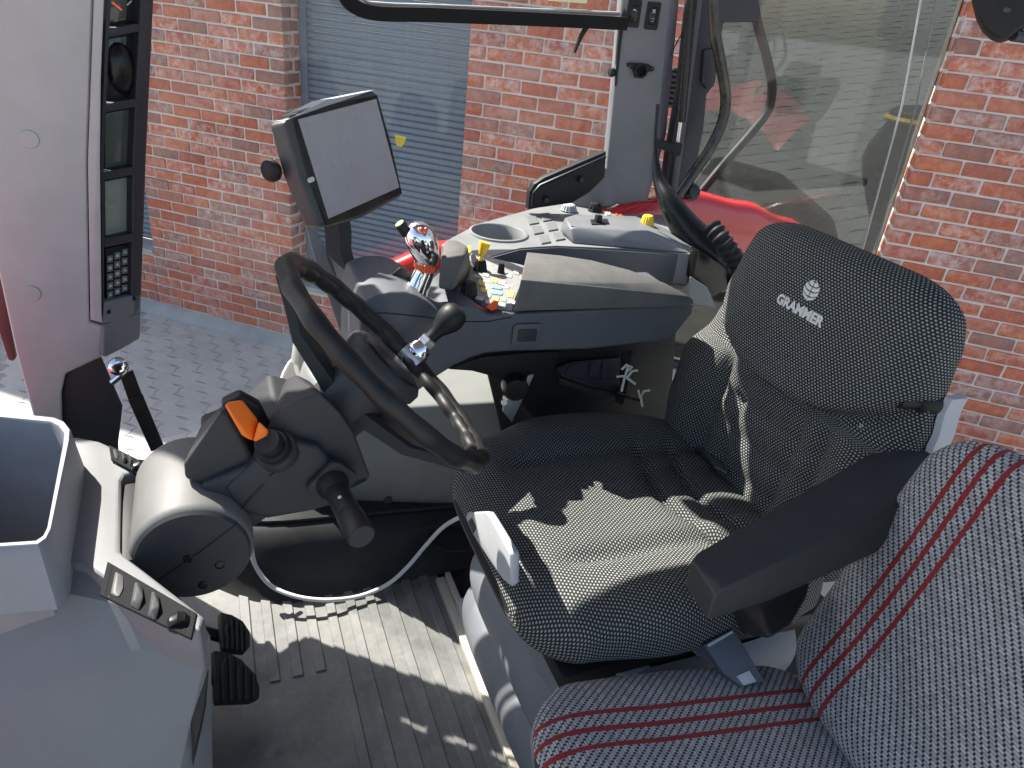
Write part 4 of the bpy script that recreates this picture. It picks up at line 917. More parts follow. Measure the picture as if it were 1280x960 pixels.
# printed key deck
dk = Z(.752)
M['deck'] = mat('deck_grey', (.24, .245, .245), .5, grain=.1, dust=.2, var=.2, vscale=60)
obj('deck', slab([(562, 362), (589, 316), (662, 333), (652, 352), (641, 380), (606, 375), (588, 367)], dk, .02, .002, push=Vector((0, 0, -.03))), M['deck'], t)
obj('deck_well', slab([(563, 364), (583, 325), (600, 329), (592, 372)], (dk[0]+Vector((0, 0, .0012)), dk[1]), .001, 0), mat('deck_brown', (.085, .075, .065), .35, dust=.3), t)
cols = dict(y=(.62, .54, .14), b=(.16, .36, .48), p=(.50, .34, .34), g=(.30, .42, .24), w=(.42, .43, .42), k=(.05, .05, .05))
PRT = {k_: mat('print_'+k_, c_, .5, var=.1) for k_, c_ in cols.items()}
def pad_(cx, cy, w_, h_, k_):
    obj('deck_key', slab([(cx-w_/2, cy-h_/2-1), (cx+w_/2, cy-h_/2+1), (cx+w_/2-1, cy+h_/2+1), (cx-w_/2-1, cy+h_/2-1)], (dk[0]+Vector((0, 0, .0018)), dk[1]), .003, .0004, 1, push=Vector((0, 0, -.0018))), PRT[k_], t)
for a_ in ((602, 353, 7, 6, 'y'), (605, 362, 7, 5, 'y'), (619, 350, 7, 5, 'y'), (620, 373, 8, 4, 'y'), (639, 367, 7, 8, 'y'), (622, 359, 13, 3, 'b'), (622, 366, 13, 3, 'b'), (628, 353, 9, 5, 'p'), (611, 369, 6, 4, 'g'), (597, 345, 8, 4, 'w'), (608, 343, 8, 4, 'w'), (600, 372, 9, 4, 'w'), (612, 377, 9, 4, 'w'), (628, 380, 9, 4, 'w'), (634, 358, 5, 4, 'w'), (641, 377, 7, 4, 'w'), (637, 344, 7, 4, 'w'), (646, 340, 7, 4, 'w'), (596, 366, 7, 3, 'w'), (630, 374, 6, 4, 'g')): pad_(*a_)
def knob(name, x, y, z, r, h, m, n=24, ribs=1, top_=.8, parent=None, seg=32):
    c_ = U(x, y, Z(z))
    return obj(name, lathe([(r*1.05, 0), (r*1.05, h*.12), (r, h*.15), (r*top_, h*.85), (r*top_*.8, h), (0, h)], Matrix.Translation(c_), seg, ribs, r*.08), m, parent or t, 30)
knob('rotary_knob', 600, 338, .752, .0125, .020, M['black']); knob('rotary_knob', 586, 368, .752, .0145, .022, M['black']); knob('rotary_knob', 626, 341, .752, .0065, .018, M['black'])
yl = U(600, 326, Z(.772)); obj('yellow_lever', join(lathe([(.003, 0), (.003, .012)], axis(yl, (.25, .1, 1)), 12), lathe([(.006, .012), (.0075, .018), (.010, .030), (.0105, .034), (0, .035)], axis(yl, (.25, .1, 1)), 20)), M['yellow'], t)
obj('yellow_tab', hull([U(x, y, Z(.775)) for x, y in ((583, 309), (588, 306), (589, 315), (584, 317))] + [U(x, y, Z(.765)) for x, y in ((583, 309), (588, 306), (589, 315), (584, 317))], .001), M['yellow'], t)
obj('orange_slot', tube(crom([U(x, y, Y(1.04)) for x, y in ((560, 388), (575, 382.5), (590, 381.5), (604, 387), (611, 392))], 6), .0032, 8), M['redorange'], t)
ol = U(613, 389, Y(1.03)); obj('orange_lever', hull([U(x, y, Y(1.02)) for x, y in ((607, 384), (615, 389), (621, 386), (622, 377), (617, 375))] + [U(x, y, Y(1.045)) for x, y in ((607, 384), (615, 389), (621, 386), (622, 377), (617, 375))], .002), M['redorange'], t)
# square storage latch on the side
fm = frame(U(658, 418, Y(1.0185)), U(680, 417, Y(1.0185))-U(636, 419, Y(1.0185)), U(660, 402, Y(1.0185))-U(657, 434, Y(1.0185)))
lt = obj('side_latch', prism(rpoly(.052, .040, .008), .003, fm @ Matrix.Translation((0, 0, 0)), .0015), M['console'], t)
obj('latch_button', prism(rpoly(.034, .022, .003), .0022, fm @ Matrix.Translation((0, 0, .003)), .001), M['dash_dark'], lt)
# wedge with switches left of the joystick
obj('front_wedge', hull([U(x, y, Z(.735)) for x, y in ((452, 372), (455, 362), (476, 336), (487, 331), (498, 330), (498, 362), (480, 370))] + [U(x, y, Z(.70)) for x, y in ((452, 376), (476, 340), (500, 340), (500, 368))], .004), mat('wedge_grey', (.20, .205, .205), .5, grain=.2, dust=.2), t)
for k_, (x, y) in enumerate(((470, 350), (478, 349), (486, 336))):
    obj('wedge_symbol', slab([(x-3, y-1.5), (x+3, y-1.5), (x+3, y+1.5), (x-3, y+1.5)], Z(.7365), .0006, 0), M['print'], t)
obj('red_switch', hull([U(x, y, Z(.74)) for x, y in ((455, 370), (466, 368), (468, 373), (457, 376))] + [U(x, y, Z(.732)) for x, y in ((455, 370), (466, 368), (468, 373), (457, 376))], .001), M['redorange'], t)
obj('hook', hull([U(x, y, Y(1.09)) for x, y in ((489, 343), (500, 333), (514, 340), (517, 350), (505, 358), (494, 356))] + [U(x, y, Y(1.12)) for x, y in ((489, 343), (500, 333), (514, 340), (505, 358))], .004), M['black'], t)

# ------------------------------------------------------------------ joystick
t = thing('joystick', 'chrome joystick with orange and black thumb buttons', 'joystick', U(517, 380, Y(1.07)))
JP = lambda x, y, d=1.07: U(x, y, Y(d))
obj('neck', tube(crom([(*JP(516, 384), .022), (*JP(519, 368), .0205), (*JP(525, 352), .018), (*JP(531, 338), .0165), (*JP(532, 325), .018)], 6), .02, 24), M['chrome'], t)
head = [(*JP(536, 334), .010), (*JP(535, 326), .0175), (*JP(531, 313), .0225), (*JP(526, 300), .0245), (*JP(521, 289), .0215), (*JP(518, 281), .014), (*JP(517, 277.5), .004)]
obj('head', tube(crom(head, 6), .02, 28, flat=1.1), M['chrome'], t, 80)
obj('thumb_button', lathe([(.0085, 0), (.009, .004), (.009, .018), (.008, .020), (0, .0205)], axis(JP(509, 292, 1.07), (U(497, 276, Y(1.07))-U(509, 292, Y(1.07)))), 20), M['black'], t)
obj('button_tip', lathe([(0, .0008), (.007, .0005), (.0074, 0)], axis(JP(509, 292, 1.07)+(U(497, 276, Y(1.07))-U(509, 292, Y(1.07))).normalized()*.0206, (U(497, 276, Y(1.07))-U(509, 292, Y(1.07)))), 16), mat('tip_green', (.45, .55, .2), .5), t)
FPn = plane(JP(532, 303, 1.047), (.55, -.75, .35))
obj('button_face', slab([(524, 284), (531, 283), (538, 291), (544, 305), (545, 318), (538, 325), (531, 316), (527, 300)], FPn, .012, .004, 3), M['chrome'], t)
bp_ = obj('button_plate', slab([(528, 300), (534, 297), (541, 306), (544, 318), (538, 324), (530, 316), (526, 308)], (FPn[0]+FPn[1]*.0015, FPn[1]), .004, .0015), M['black_gloss'], t)
for k_, (x, y) in enumerate(((526, 287), (532, 287), (530, 293), (537, 294))):
    obj('orange_button', lathe([(0, .003), (.003, .003), (.0036, .0015), (.0036, 0)], axis(U(x, y, (FPn[0]+FPn[1]*.001, FPn[1])), FPn[1]), 14), M['redorange'], t)
for x, y in ((532, 302), (537, 306), (533, 309), (539, 312), (534, 315), (540, 319)):
    obj('white_button', lathe([(0, .0015), (.002, .0013), (.0024, 0)], axis(U(x, y, (FPn[0]+FPn[1]*.002, FPn[1])), FPn[1]), 10), M['print'], bp_)
obj('roller', lathe([(.0165, -.006), (.0185, -.004), (.0185, .004), (.0165, .006)], axis(JP(532, 333, 1.068), JP(532, 325)-JP(527, 346)), 40, 1, .0022), M['redorange'], t, 20)

# ------------------------------------------------------------------ side console behind the armrest
t = thing('side_console', 'light grey side console with cup holder and button pad', 'console', (.75, 1.4, .5))
TP = Z(.735)
sg = mat('side_console_grey', (.21, .213, .217), .5, grain=.2, dust=.1)
outer = [(552, 306), (565, 297), (598, 280), (640, 268), (690, 255), (730, 247), (806, 255), (838, 275), (868, 300), (866, 318), (812, 312), (740, 309), (695, 307), (650, 310), (606, 322), (575, 330)]
# top with a real hole for the cup
cup = [(U(623, 292, TP)+Vector((.058*math.cos(R(a)), .060*math.sin(R(a)), 0))) for a in range(0, 360, 15)]
bm = bmesh.new(); O = [bm.verts.new(U(x, y, TP)) for x, y in outer]
far_i = max(range(len(O)), key=lambda i: O[i].co.y-abs(O[i].co.x-cup[0].x)); ks = min(range(len(cup)), key=lambda i: (cup[i]-O[far_i].co).length)
I = [bm.verts.new(cup[(ks-i) % len(cup)]) for i in range(len(cup)+1)]     # inner loop runs the other way, joined by a slit
if sum(O[i].co.x*O[(i+1) % len(O)].co.y-O[(i+1) % len(O)].co.x*O[i].co.y for i in range(len(O))) < 0: I = [I[0]]+I[1:][::-1] if False else I[::-1]
loop = O[far_i:]+O[:far_i]+[bm.verts.new(O[far_i].co)]+I
fc = bm.faces.new(loop); bmesh.ops.triangulate(bm, faces=[fc], ngon_method='EAR_CLIP')
lowr = [bm.verts.new(v.co-Vector((0, 0, .07))) for v in O]
for i in range(len(O)): bm.faces.new((O[i], O[(i+1) % len(O)], lowr[(i+1) % len(O)], lowr[i]))
bmesh.ops.recalc_face_normals(bm, faces=bm.faces)
obj('top', bm, sg, t)
cc = U(623, 292, TP)
obj('cup_holder', lathe([(.066, .0), (.065, .004), (.060, .005), (.057, .002), (.054, -.03), (.050, -.075), (.0, -.078)], Matrix.Translation(cc), 40, cap0=False), sg, t, 50)
obj('band', hull([U(x, y, Y(1.30)) for x, y in ((590, 333), (610, 322), (650, 311), (700, 308), (862, 318), (880, 323), (858, 358), (640, 350))] + [U(x, y, Y(1.30))+Vector((0, .012, -.012)) for x, y in ((590, 333), (650, 311), (862, 318), (880, 323), (858, 358))], .005), M['console'], t)
bt_ = [U(x, y, Z(.768)) for x, y in ((706, 272), (720, 268), (794, 270), (810, 289), (727, 284), (712, 283))]; bb_ = [U(x, y, Z(.736)) for x, y in ((700, 290), (716, 304), (862, 317), (863, 300), (815, 278), (715, 274))]
bk = obj('control_block', hull(bt_+bb_, .005, 3), M['pillar2'], t)
keyb = lambda cx, cy: obj('pad_button', slab([(cx-7, cy-4.5), (cx+5, cy-5.5), (cx+9, cy+3), (cx-3, cy+5)], Z(.7385), .003, .0012, 1, push=Vector((0, 0, -.004))), M['btn'], t)
for x, y in ((665, 275), (671, 287), (680, 299), (682, 271), (689, 283), (698, 295)): keyb(x, y)
def sknob(name, x, y, z, r, h, m): return knob(name, x, y, z, r, h, m, parent=t)
sknob('rotary_knob', 711, 263, .737, .020, .016, M['pale']); sknob('rotary_knob', 743, 263, .737, .017, .020, M['black']); sknob('yellow_knob', 808, 283, .757, .0165, .026, M['yellow'])
obj('slide_switch', join(slab([(738, 274), (759, 273), (762, 279), (740, 280)], Z(.7705), .003, .001, push=Vector((0, 0, -.004))), box((.014, .014, .016), U(748, 273, Z(.778)), .003)), M['black'], t)
for k_, (x, y, m_) in enumerate(((758, 267, M['print']), (762, 266, M['print']), (771, 267, M['redorange']), (776, 268, M['redorange']))):
    obj('symbol', slab([(x-1.6, y-2.2), (x+1.6, y-2.6), (x+1, y+2), (x-2, y+2.4)], Z(.7372), .0006, 0), m_, t)
obj('corner_recess', slab([(873, 312), (900, 330), (925, 352), (890, 372), (866, 350)], Y(1.26), .03, .003), M['black_gloss'], t)
obj('corner_wing', hull([U(x, y, Y(1.22)) for x, y in ((862, 345), (885, 360), (895, 385), (860, 380))] + [U(x, y, Y(1.26)) for x, y in ((862, 345), (885, 360), (895, 385), (860, 380))], .004), M['pillar2'], t)

# ------------------------------------------------------------------ dark works under the console
t = thing('console_underside', 'shade-black carrier and wiring under the armrest console', 'bracket', (.62, 1.15, .3))
obj('backing', hull([U(x, y, Y(1.16)) for x, y in ((600, 440), (640, 430), (760, 424), (845, 412), (838, 520), (800, 545), (680, 545), (650, 480))] + [Vector((.55, 1.3, .66)), Vector((.95, 1.3, .66)), Vector((.6, 1.3, .2)), Vector((1.0, 1.3, .2))], .01), M['black'], t)  # black panel put in so the cavity under the console reads dark
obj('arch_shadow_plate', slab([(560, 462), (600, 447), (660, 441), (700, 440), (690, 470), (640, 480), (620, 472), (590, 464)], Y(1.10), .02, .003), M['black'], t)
obj('gusset', slab([(630, 500), (654, 488), (660, 470), (668, 468), (640, 528), (629, 515)], Y(1.09), .006, .001), M['zinc'], t)
for x, y in ((632, 496), (630, 502)): obj('bolt', lathe([(.003, .007), (.006, .007), (.006, 0)], axis(U(x, y, Y(1.088)), (-.3, -1, .2)), 6), M['steel'], t)
obj('motor', lathe([(0, .03), (.020, .03), (.024, .024), (.024, 0)], axis(U(642, 480, Y(1.10)), (-.2, -1, .1)), 24), M['black_gloss'], t)
FB = plane(U(740, 470, Y(1.13)), (.1, -.85, .5))
fb = obj('fuse_box', slab([(700, 458), (716, 452), (778, 446), (770, 496), (752, 496), (706, 480)], FB, .02, .003), M['dash_dark'], t)
for px_ in ([(712, 457), (735, 453), (731, 474), (706, 468)], [(739, 452), (751, 450), (748, 474), (736, 471)], [(754, 450), (775, 447), (769, 474), (752, 472)]):
    obj('fuse_cover', slab(px_, (FB[0]+FB[1]*.003, FB[1]), .003, .001), M['frame_dark'], fb)
obj('fuse_tray', tube([U(700, 470, Y(1.09)), U(740, 484, Y(1.09)), U(800, 500, Y(1.10))], .004, 8), M['black_gloss'], t)
tz = thing('cable_ties', 'cream cable ties around a wire bundle under the console', 'cable ties', U(780, 475, Y(1.08)))
obj('bundle', tube([U(784, 440, Y(1.10)), U(782, 470, Y(1.10)), U(776, 500, Y(1.12))], .012, 12), M['black'], tz)
for pts in ([(777, 462), (783, 456), (790, 459), (784, 464)], [(771, 471), (780, 470), (794, 480)], [(785, 458), (780, 475), (777, 489)], [(798, 488), (800, 497), (805, 489), (812, 488)], [(801, 495), (802, 503), (803, 508)], [(784, 472), (790, 464), (797, 463)]):
    obj('tie', tube([U(x, y, Y(1.08)) for x, y in pts], .0026, 6), M['tie'], tz)
# ------------------------------------------------------------------ seat fabrics (woven pattern follows real-size UVs)
def dots_fabric():
    m, t, b = tree_mat('black_mesh_fabric'); N = t.nodes.new; L = t.links.new
    uv = N('ShaderNodeUVMap'); uv.uv_map = 'UVMap'; sx = N('ShaderNodeSeparateXYZ'); L(uv.outputs[0], sx.inputs[0])
    u = math_(t, 'MULTIPLY', sx.outputs[0], 1/.0062); v = math_(t, 'MULTIPLY', sx.outputs[1], 1/.0043)
    row = math_(t, 'FLOOR', v); odd = math_(t, 'FRACT', math_(t, 'MULTIPLY', row, .5))
    fu = math_(t, 'SUBTRACT', math_(t, 'FRACT', math_(t, 'ADD', u, odd)), .5); fv = math_(t, 'SUBTRACT', math_(t, 'FRACT', v), .5)
    d = math_(t, 'SQRT', math_(t, 'ADD', math_(t, 'POWER', math_(t, 'MULTIPLY', fu, 1.0), 2), math_(t, 'POWER', math_(t, 'MULTIPLY', fv, .95), 2)))
    mask = maprange(t, d, .22, .37, 1, 0)
    tc = N('ShaderNodeTexCoord'); n = noise(t, tc.outputs['Object'], 8, 6); n2 = noise(t, tc.outputs['Object'], 700, 2)
    c1 = mix(t, maprange(t, n2, .3, .7, 0, 1), (.16, .172, .168), (.33, .34, .318)); c0 = mix(t, maprange(t, n, .3, .7, 0, 1), (.011, .012, .013), (.019, .020, .021))
    L(mix(t, mask, c0, c1), b.inputs['Base Color']); b.inputs['Roughness'].default_value = .85; b.inputs['Specular IOR Level'].default_value = .25
    bump(t, b, mask, .5, .0016); return m
def tweed_fabric():
    m, t, b = tree_mat('grey_tweed_red_stripe'); N = t.nodes.new; L = t.links.new
    uv = N('ShaderNodeUVMap'); uv.uv_map = 'UVMap'; sx = N('ShaderNodeSeparateXYZ'); L(uv.outputs[0], sx.inputs[0])
    U_, V_ = sx.outputs[0], sx.outputs[1]
    # V runs along the stripes, U across them: dashes lie across, stepping like a twill
    r = math_(t, 'MULTIPLY', V_, 1/.0036); row = math_(t, 'FLOOR', r); fr = math_(t, 'FRACT', r)
    q = math_(t, 'ADD', math_(t, 'MULTIPLY', U_, 1/.0105), math_(t, 'MULTIPLY', row, .30)); fq = math_(t, 'FRACT', q)
    gap = math_(t, 'MAXIMUM', math_(t, 'MAXIMUM', maprange(t, fq, 0, .10, 1, 0), maprange(t, fq, .74, .86, 0, 1)), math_(t, 'MAXIMUM', maprange(t, fr, 0, .16, .8, 0), maprange(t, fr, .84, 1, 0, .8)))
    cell = math_(t, 'ADD', math_(t, 'MULTIPLY', row, 12.9898), math_(t, 'MULTIPLY', math_(t, 'FLOOR', q), 78.233))
    hsh = math_(t, 'FRACT', math_(t, 'MULTIPLY', math_(t, 'SINE', cell), 43758.5))
    thr = N('ShaderNodeTexCoord'); n2 = noise(t, thr.outputs['Object'], 900, 2)
    grey = mix(t, hsh, (.30, .302, .305), (.47, .472, .475)); grey = mix(t, maprange(t, n2, .35, .65, 0, .5), grey, (.15, .15, .16))
    red = mix(t, maprange(t, n2, .3, .7, 0, 1), (.17, .015, .019), (.29, .030, .036))
    au = math_(t, 'ABSOLUTE', math_(t, 'ADD', U_, math_(t, 'MULTIPLY', math_(t, 'SUBTRACT', hsh, .5), .0012)))
    st = None
    for c in (.098, .121, .144):
        s = maprange(t, math_(t, 'ABSOLUTE', math_(t, 'SUBTRACT', au, c)), .0030, .0038, 1, 0); st = s if st is None else math_(t, 'MAXIMUM', st, s)
    c = mix(t, st, grey, red); c = mix(t, math_(t, 'MULTIPLY', gap, math_(t, 'SUBTRACT', 1, math_(t, 'MULTIPLY', st, .75))), c, (.022, .022, .026))
    L(c, b.inputs['Base Color']); b.inputs['Roughness'].default_value = .95; b.inputs['Specular IOR Level'].default_value = .15; b.inputs['Sheen Weight'].default_value = .1
    bump(t, b, math_(t, 'SUBTRACT', 1, gap), .6, .0018); return m
M['dots'] = dots_fabric(); M['tweed'] = tweed_fabric()

def spow(x, e): return math.copysign(abs(x)**e, x)
def soft(name, path, nv, seg, hw, tf, tb, disp, expo, m, parent, capk=7, ends=(1, 1), uoff=0):
    "cushion lofted along path(v) -> (origin, side, normal); keeps a metric UV map"
    bm = bmesh.new(); ul = bm.loops.layers.uv.new('UVMap'); rings = []; tops = []
    vv = [.5-.5*math.cos(math.pi*i/nv) for i in range(nv+1)]
    vv = [.5*(a+i/nv) for i, a in enumerate(vv)]
    for v in vv:
        o, sd, nm = path(v)
        w = abs(2*v-1); k_ = capk
        use = ends[1] if v > .5 else ends[0]
        e = max(.02, (1-w**k_))**(1/2.4) if use else 1
        ring = []
        for j in range(seg+1):
            a = -math.pi/2 + 2*math.pi*j/seg
            ca, sa = math.cos(a), math.sin(a)
            h = hw(v)*(.55+.45*e) if use else hw(v)
            p = h*spow(ca, 2/expo); q = (tf(v) if sa > 0 else tb(v))*e*spow(sa, 2/expo)
            if sa > 0: q += disp(p/h, v)*min(1, sa*3)*e
            ring.append((o+sd*p+nm*q, p))
        rings.append(ring)
    us = []; 
    for ring in rings:
        mid = seg//2; u = [0]*(seg+1)
        for j in range(mid+1, seg+1): u[j] = u[j-1]+(ring[j][0]-ring[j-1][0]).length
        for j in range(mid-1, -1, -1): u[j] = u[j+1]-(ring[j][0]-ring[j+1][0]).length
        us.append(u)
    vl = [0]; mid = seg//2
    for i in range(1, len(rings)): vl.append(vl[-1]+(rings[i][mid][0]-rings[i-1][mid][0]).length)
    VS = [[bm.verts.new(p) for p, _ in ring[:-1]] for ring in rings]
    for i in range(len(VS)-1):
        for j in range(seg):
            jn = (j+1) % seg
            f = bm.faces.new((VS[i][j], VS[i][jn], VS[i+1][jn], VS[i+1][j]))
            for lp, (ii, jj) in zip(f.loops, ((i, j), (i, j+1), (i+1, j+1), (i+1, j))): lp[ul].uv = (us[ii][jj]+uoff, vl[ii])
    bm.faces.new(VS[0][::-1]); bm.faces.new(VS[-1])
    bmesh.ops.recalc_face_normals(bm, faces=bm.faces)
    ob = obj(name, bm, m, parent, 180)
    def at(p, v, off=.0):        # point on the front face
        o, sd, nm = path(v); h = hw(v); ca = spow(p/h, expo/2); sa = math.sqrt(max(0, 1-ca*ca))
        return o+sd*p+nm*(tf(v)*spow(sa, 2/expo)+disp(p/h, v)+off)
    return ob, at
def sstep(a, b, x):
    t_ = min(1, max(0, (x-a)/(b-a))); return t_*t_*(3-2*t_)

# ------------------------------------------------------------------ driver seat
SY = .815
t = thing('driver_seat', 'black mesh fabric suspension driver seat with high logo backrest', 'seat', (.6, SY, 0))
yaw = R(2)
def cpath(v):
    x = .338+.515*v; z = interp([(0, .432), (.15, .452), (.5, .452), (.8, .437), (1, .425)], v)
    sl = interp([(0, .0), (.3, .02), (.7, -.04), (1, -.02)], v)
    return Vector((x, SY, z)), Vector((0, 1, 0)), Vector((-sl, 0, 1)).normalized()
chw = lambda v: interp([(0, .205), (.14, .245), (.4, .266), (.7, .266), (.9, .245), (1, .22)], v)
def cdisp(p, v):
    ap = abs(p); d = .022*sstep(.45, .85, ap)*sstep(.1, .4, v) - .007*(1-sstep(.0, .5, ap))*sstep(.15, .5, v)
    d -= .013*gauss(ap-.46-.16*(v-.5)**2*2, .045)*sstep(.12, .25, v)           # long creases
    d -= .012*gauss(v-.60-.16*ap, .020)*(1-sstep(.50, .75, ap))                # nested cross creases
    d -= .011*gauss(v-.74-.14*ap, .018)*(1-sstep(.45, .7, ap))
    d -= .008*gauss(ap-.24, .05)*sstep(.55, .7, v)
    return d
cu, _ = soft('cushion', cpath, 90, 128, chw, lambda v: .048, lambda v: lin([(0, .066), (.5, .06), (1, .045)], v), cdisp, 3.4, M['dots'], t, 9)
B0, B1 = Vector((.846, SY, .400)), Vector((.895, SY, .915))
byaw = R(1)
def bpath(v):
    p = B0.lerp(B1, v); bend = .022*math.sin(math.pi*v)
    nx = Vector((-(B1.z-B0.z), 0, (B1.x-B0.x))).normalized()
    nx = (nx + Vector((0, 0, .25*(v-.45)))).normalized()
    p = p + Vector((0, -.022*sstep(.5, .9, v), 0))
    return p - nx*bend*.6, Vector((math.sin(byaw)*-1, math.cos(byaw), 0)), nx
bhw = lambda v: interp([(0, .19), (.12, .232), (.28, .250), (.46, .250), (.60, .232), (.72, .216), (.84, .207), (.92, .200), (1, .185)], v)
def bdisp(p, v):
    ap = abs(p); vb = .53+.20*ap**2.5
    d = .024*sstep(vb-.016, vb+.014, v) - .009*gauss(v-vb+.016, .016)           # head pad overlapping the lower back
    low = 1-sstep(.44, .56, v)
    d += low*(.030*sstep(.45, .82, ap)-.012*(1-sstep(0, .55, ap)))
    d -= low*.016*gauss(ap-.54+.10*v, .05)*sstep(.04, .12, v)
    d -= low*.010*gauss(ap-.30+.08*v, .045)*sstep(.04, .15, v)
    d -= low*.006*(gauss(v-.16-.06*ap, .025)+gauss(v-.28-.05*ap, .025)+gauss(v-.40, .025))*(1-sstep(.35, .6, ap))
    d -= .010*(p*p)*sstep(.5, .7, v)
    return d
bk_, bat = soft('backrest', bpath, 110, 128, bhw, lambda v: interp([(0, .045), (.5, .050), (.8, .045), (1, .036)], v), lambda v: .045, bdisp, 3.0, M['dots'], t, 12)
# printed logo on the head pad
def wrap(bm, cx, cv, lift=.0012):
    Ls = (B1-B0).length
    for vtx in bm.verts:
        x, y = vtx.co.x, vtx.co.y
        vtx.co = bat(cx-x, cv+y/Ls, lift+vtx.co.z)
    return bm
CX, CV = .006, .785
tb = text_bm('GRAMMER', .0215, .0011, 1.0); bmesh.ops.subdivide_edges(tb, edges=[e for e in tb.edges if e.calc_length() > .01], cuts=2)
obj('logo_lettering', wrap(tb, CX, CV), M['silverprint'], bk_)
lg = bmesh.new(); rx, ry = .0155, .0165
def strip(f0, f1, g0, g1, n=10):
    for i in range(n):
        a, b_ = i/n, (i+1)/n
        lg.faces.new([lg.verts.new((*q_, 0)) for q_ in ((f0(a), g0(a)), (f0(b_), g0(b_)), (f1(b_), g1(b_)), (f1(a), g1(a)))])
for sgn in (-1, 1):          # leaf like bands of the round emblem
    for k_ in range(4):
        lo, hi = -.95+.47*k_, -.95+.47*k_+.36
        def edge(h):
            def fx(a_): return sgn*rx*a_*math.sqrt(max(0, 1-min(1, abs(h+.35*a_*a_-.1))**2))
            def fy(a_): return ry*min(1, max(-1, h+.42*a_*a_-.12*a_))*.98
            return fx, fy
        a0, b0 = edge(lo); a1, b1 = edge(min(.9, hi))
        strip(lambda s, f=a0: f(.05+.95*s), lambda s, f=a1: f(.05+.95*s), lambda s, f=b0: f(.05+.95*s), lambda s, f=b1: f(.05+.95*s))
obj('logo_emblem', wrap(lg, CX-.006, CV+.066), M['silverprint'], bk_)
s5 = bmesh.new()
for k_ in range(5):
    a = R(90+72*k_); s5.faces.new([s5.verts.new((.006*math.cos(a+d_)*r_, .006*math.sin(a+d_)*r_, 0)) for d_, r_ in ((-.5, .2), (0, 1), (.5, .2))])
obj('small_star', wrap(s5, -.165, .57), M['silverprint'], bk_)
# grey shell edge of the backrest on the near side
ed = []
for i in range(15):
    v = .24+.50*i/14; o_, sd_, nm_ = bpath(v); ed.append(o_-sd_*(bhw(v)+.002)-nm_*.024)
bm = bmesh.new(); VR = [[bm.verts.new(p+Vector((dx, dy, 0))) for dx, dy in ((-.016, 0), (-.012, -.008), (.016, -.010), (.018, .006))] for p in ed]
for A, B in zip(VR, VR[1:]):
    for i in range(4): bm.faces.new((A[i], A[(i+1) % 4], B[(i+1) % 4], B[i]))
bm.faces.new(VR[0]); bm.faces.new(VR[-1][::-1]); bmesh.ops.recalc_face_normals(bm, faces=bm.faces)
obj('shell_edge', bm, M['pale'], t, 40)
obj('back_shell', hull([bpath(v)[0]+bpath(v)[1]*s_*(bhw(v)-.045)-bpath(v)[2]*q_ for v in (.06, .3, .6, .85) for s_ in (-1, 1) for q_ in (.03, .062)], .01), M['black'], t)
obj('recline_knob', lathe([(.012, 0), (.012, .025), (.016, .028), (.0175, .034), (.0175, .05), (.0145, .054), (0, .054)], axis(U(1124, 500, Y(.615)), (.90, -.36, .03)), 24), M['black'], t)
obj('lower_bracket', slab([(1116, 508), (1160, 530), (1153, 556), (1128, 545), (1112, 535)], X(.92), .02, .003), M['black'], t)
# steel link between cushion and backrest
obj('hinge_bar', tube([U(846, 540, Z(.47)), U(905, 592, Z(.455)), U(950, 640, Z(.45))], .012, 10), M['black'], t)
obj('hinge_plate', slab([(872, 558), (880, 560), (910, 586), (908, 591), (895, 584)], Z(.485), .006, .001, push=Vector((0, 0, -.006))), M['steel'], t)
# front tilt bar, suspension bellows, base
XF = X(.322)
obj('tilt_bar', hull([U(x, y, XF) for x, y in ((580, 645), (584, 640), (607, 639), (612, 645), (638, 692), (638, 734), (626, 724), (590, 668))] + [U(x, y, XF)+Vector((.014, 0, .0)) for x, y in ((584, 642), (607, 641), (638, 692), (638, 734), (590, 668))], .006, 3), M['pale'], t)
obj('tilt_slot', slab([(585, 652), (589, 648), (594, 660), (591, 667)], X(.3205), .002, 0), M['dash_dark'], t)
bm = bmesh.new(); VR = []
zs = []; nf = 3
for i in range(nf*14+1):
    f = i/(nf*14); ph = f*nf*2*math.pi
    amp = .026*abs(math.sin(ph/2))**.7; k_ = .022*(1-f)
    z_ = .045+.315*f; hx, hy = .195+k_+amp, .225+k_+amp
    ring = []
    for j in range(56):
        a = 2*math.pi*j/56; ring.append(bm.verts.new((.625+hx*spow(math.cos(a), 2/5), SY+hy*spow(math.sin(a), 2/5), z_)))
    VR.append(ring)
for A, B in zip(VR, VR[1:]):
    for j in range(56): bm.faces.new((A[j], A[(j+1) % 56], B[(j+1) % 56], B[j]))
bmesh.ops.recalc_face_normals(bm, faces=bm.faces)
obj('bellows', bm, M['bellows'], t, 60)
obj('base_plate', box((.50, .56, .04), (.665, SY, .024), .006), M['pale'], t)
obj('floor_rail', join(box((.020, .95, .016), (.407, .72, .008), .003), box((.012, .95, .028), (.424, .72, .014), .003)), mat('rail_beige', (.50, .47, .38), .5, metal=.2, dust=.35), t)
obj('seat_pan', box((.46, .44, .03), (.62, SY, .365), .008), M['black'], t)
obj('front_clamp', hull([U(x, y, Z(.10)) for x, y in ((536, 668), (560, 655), (585, 665), (590, 690), (560, 690), (540, 682))] + [U(x, y, Z(.06)) for x, y in ((536, 668), (560, 655), (590, 690), (560, 690))], .006), M['black'], t)
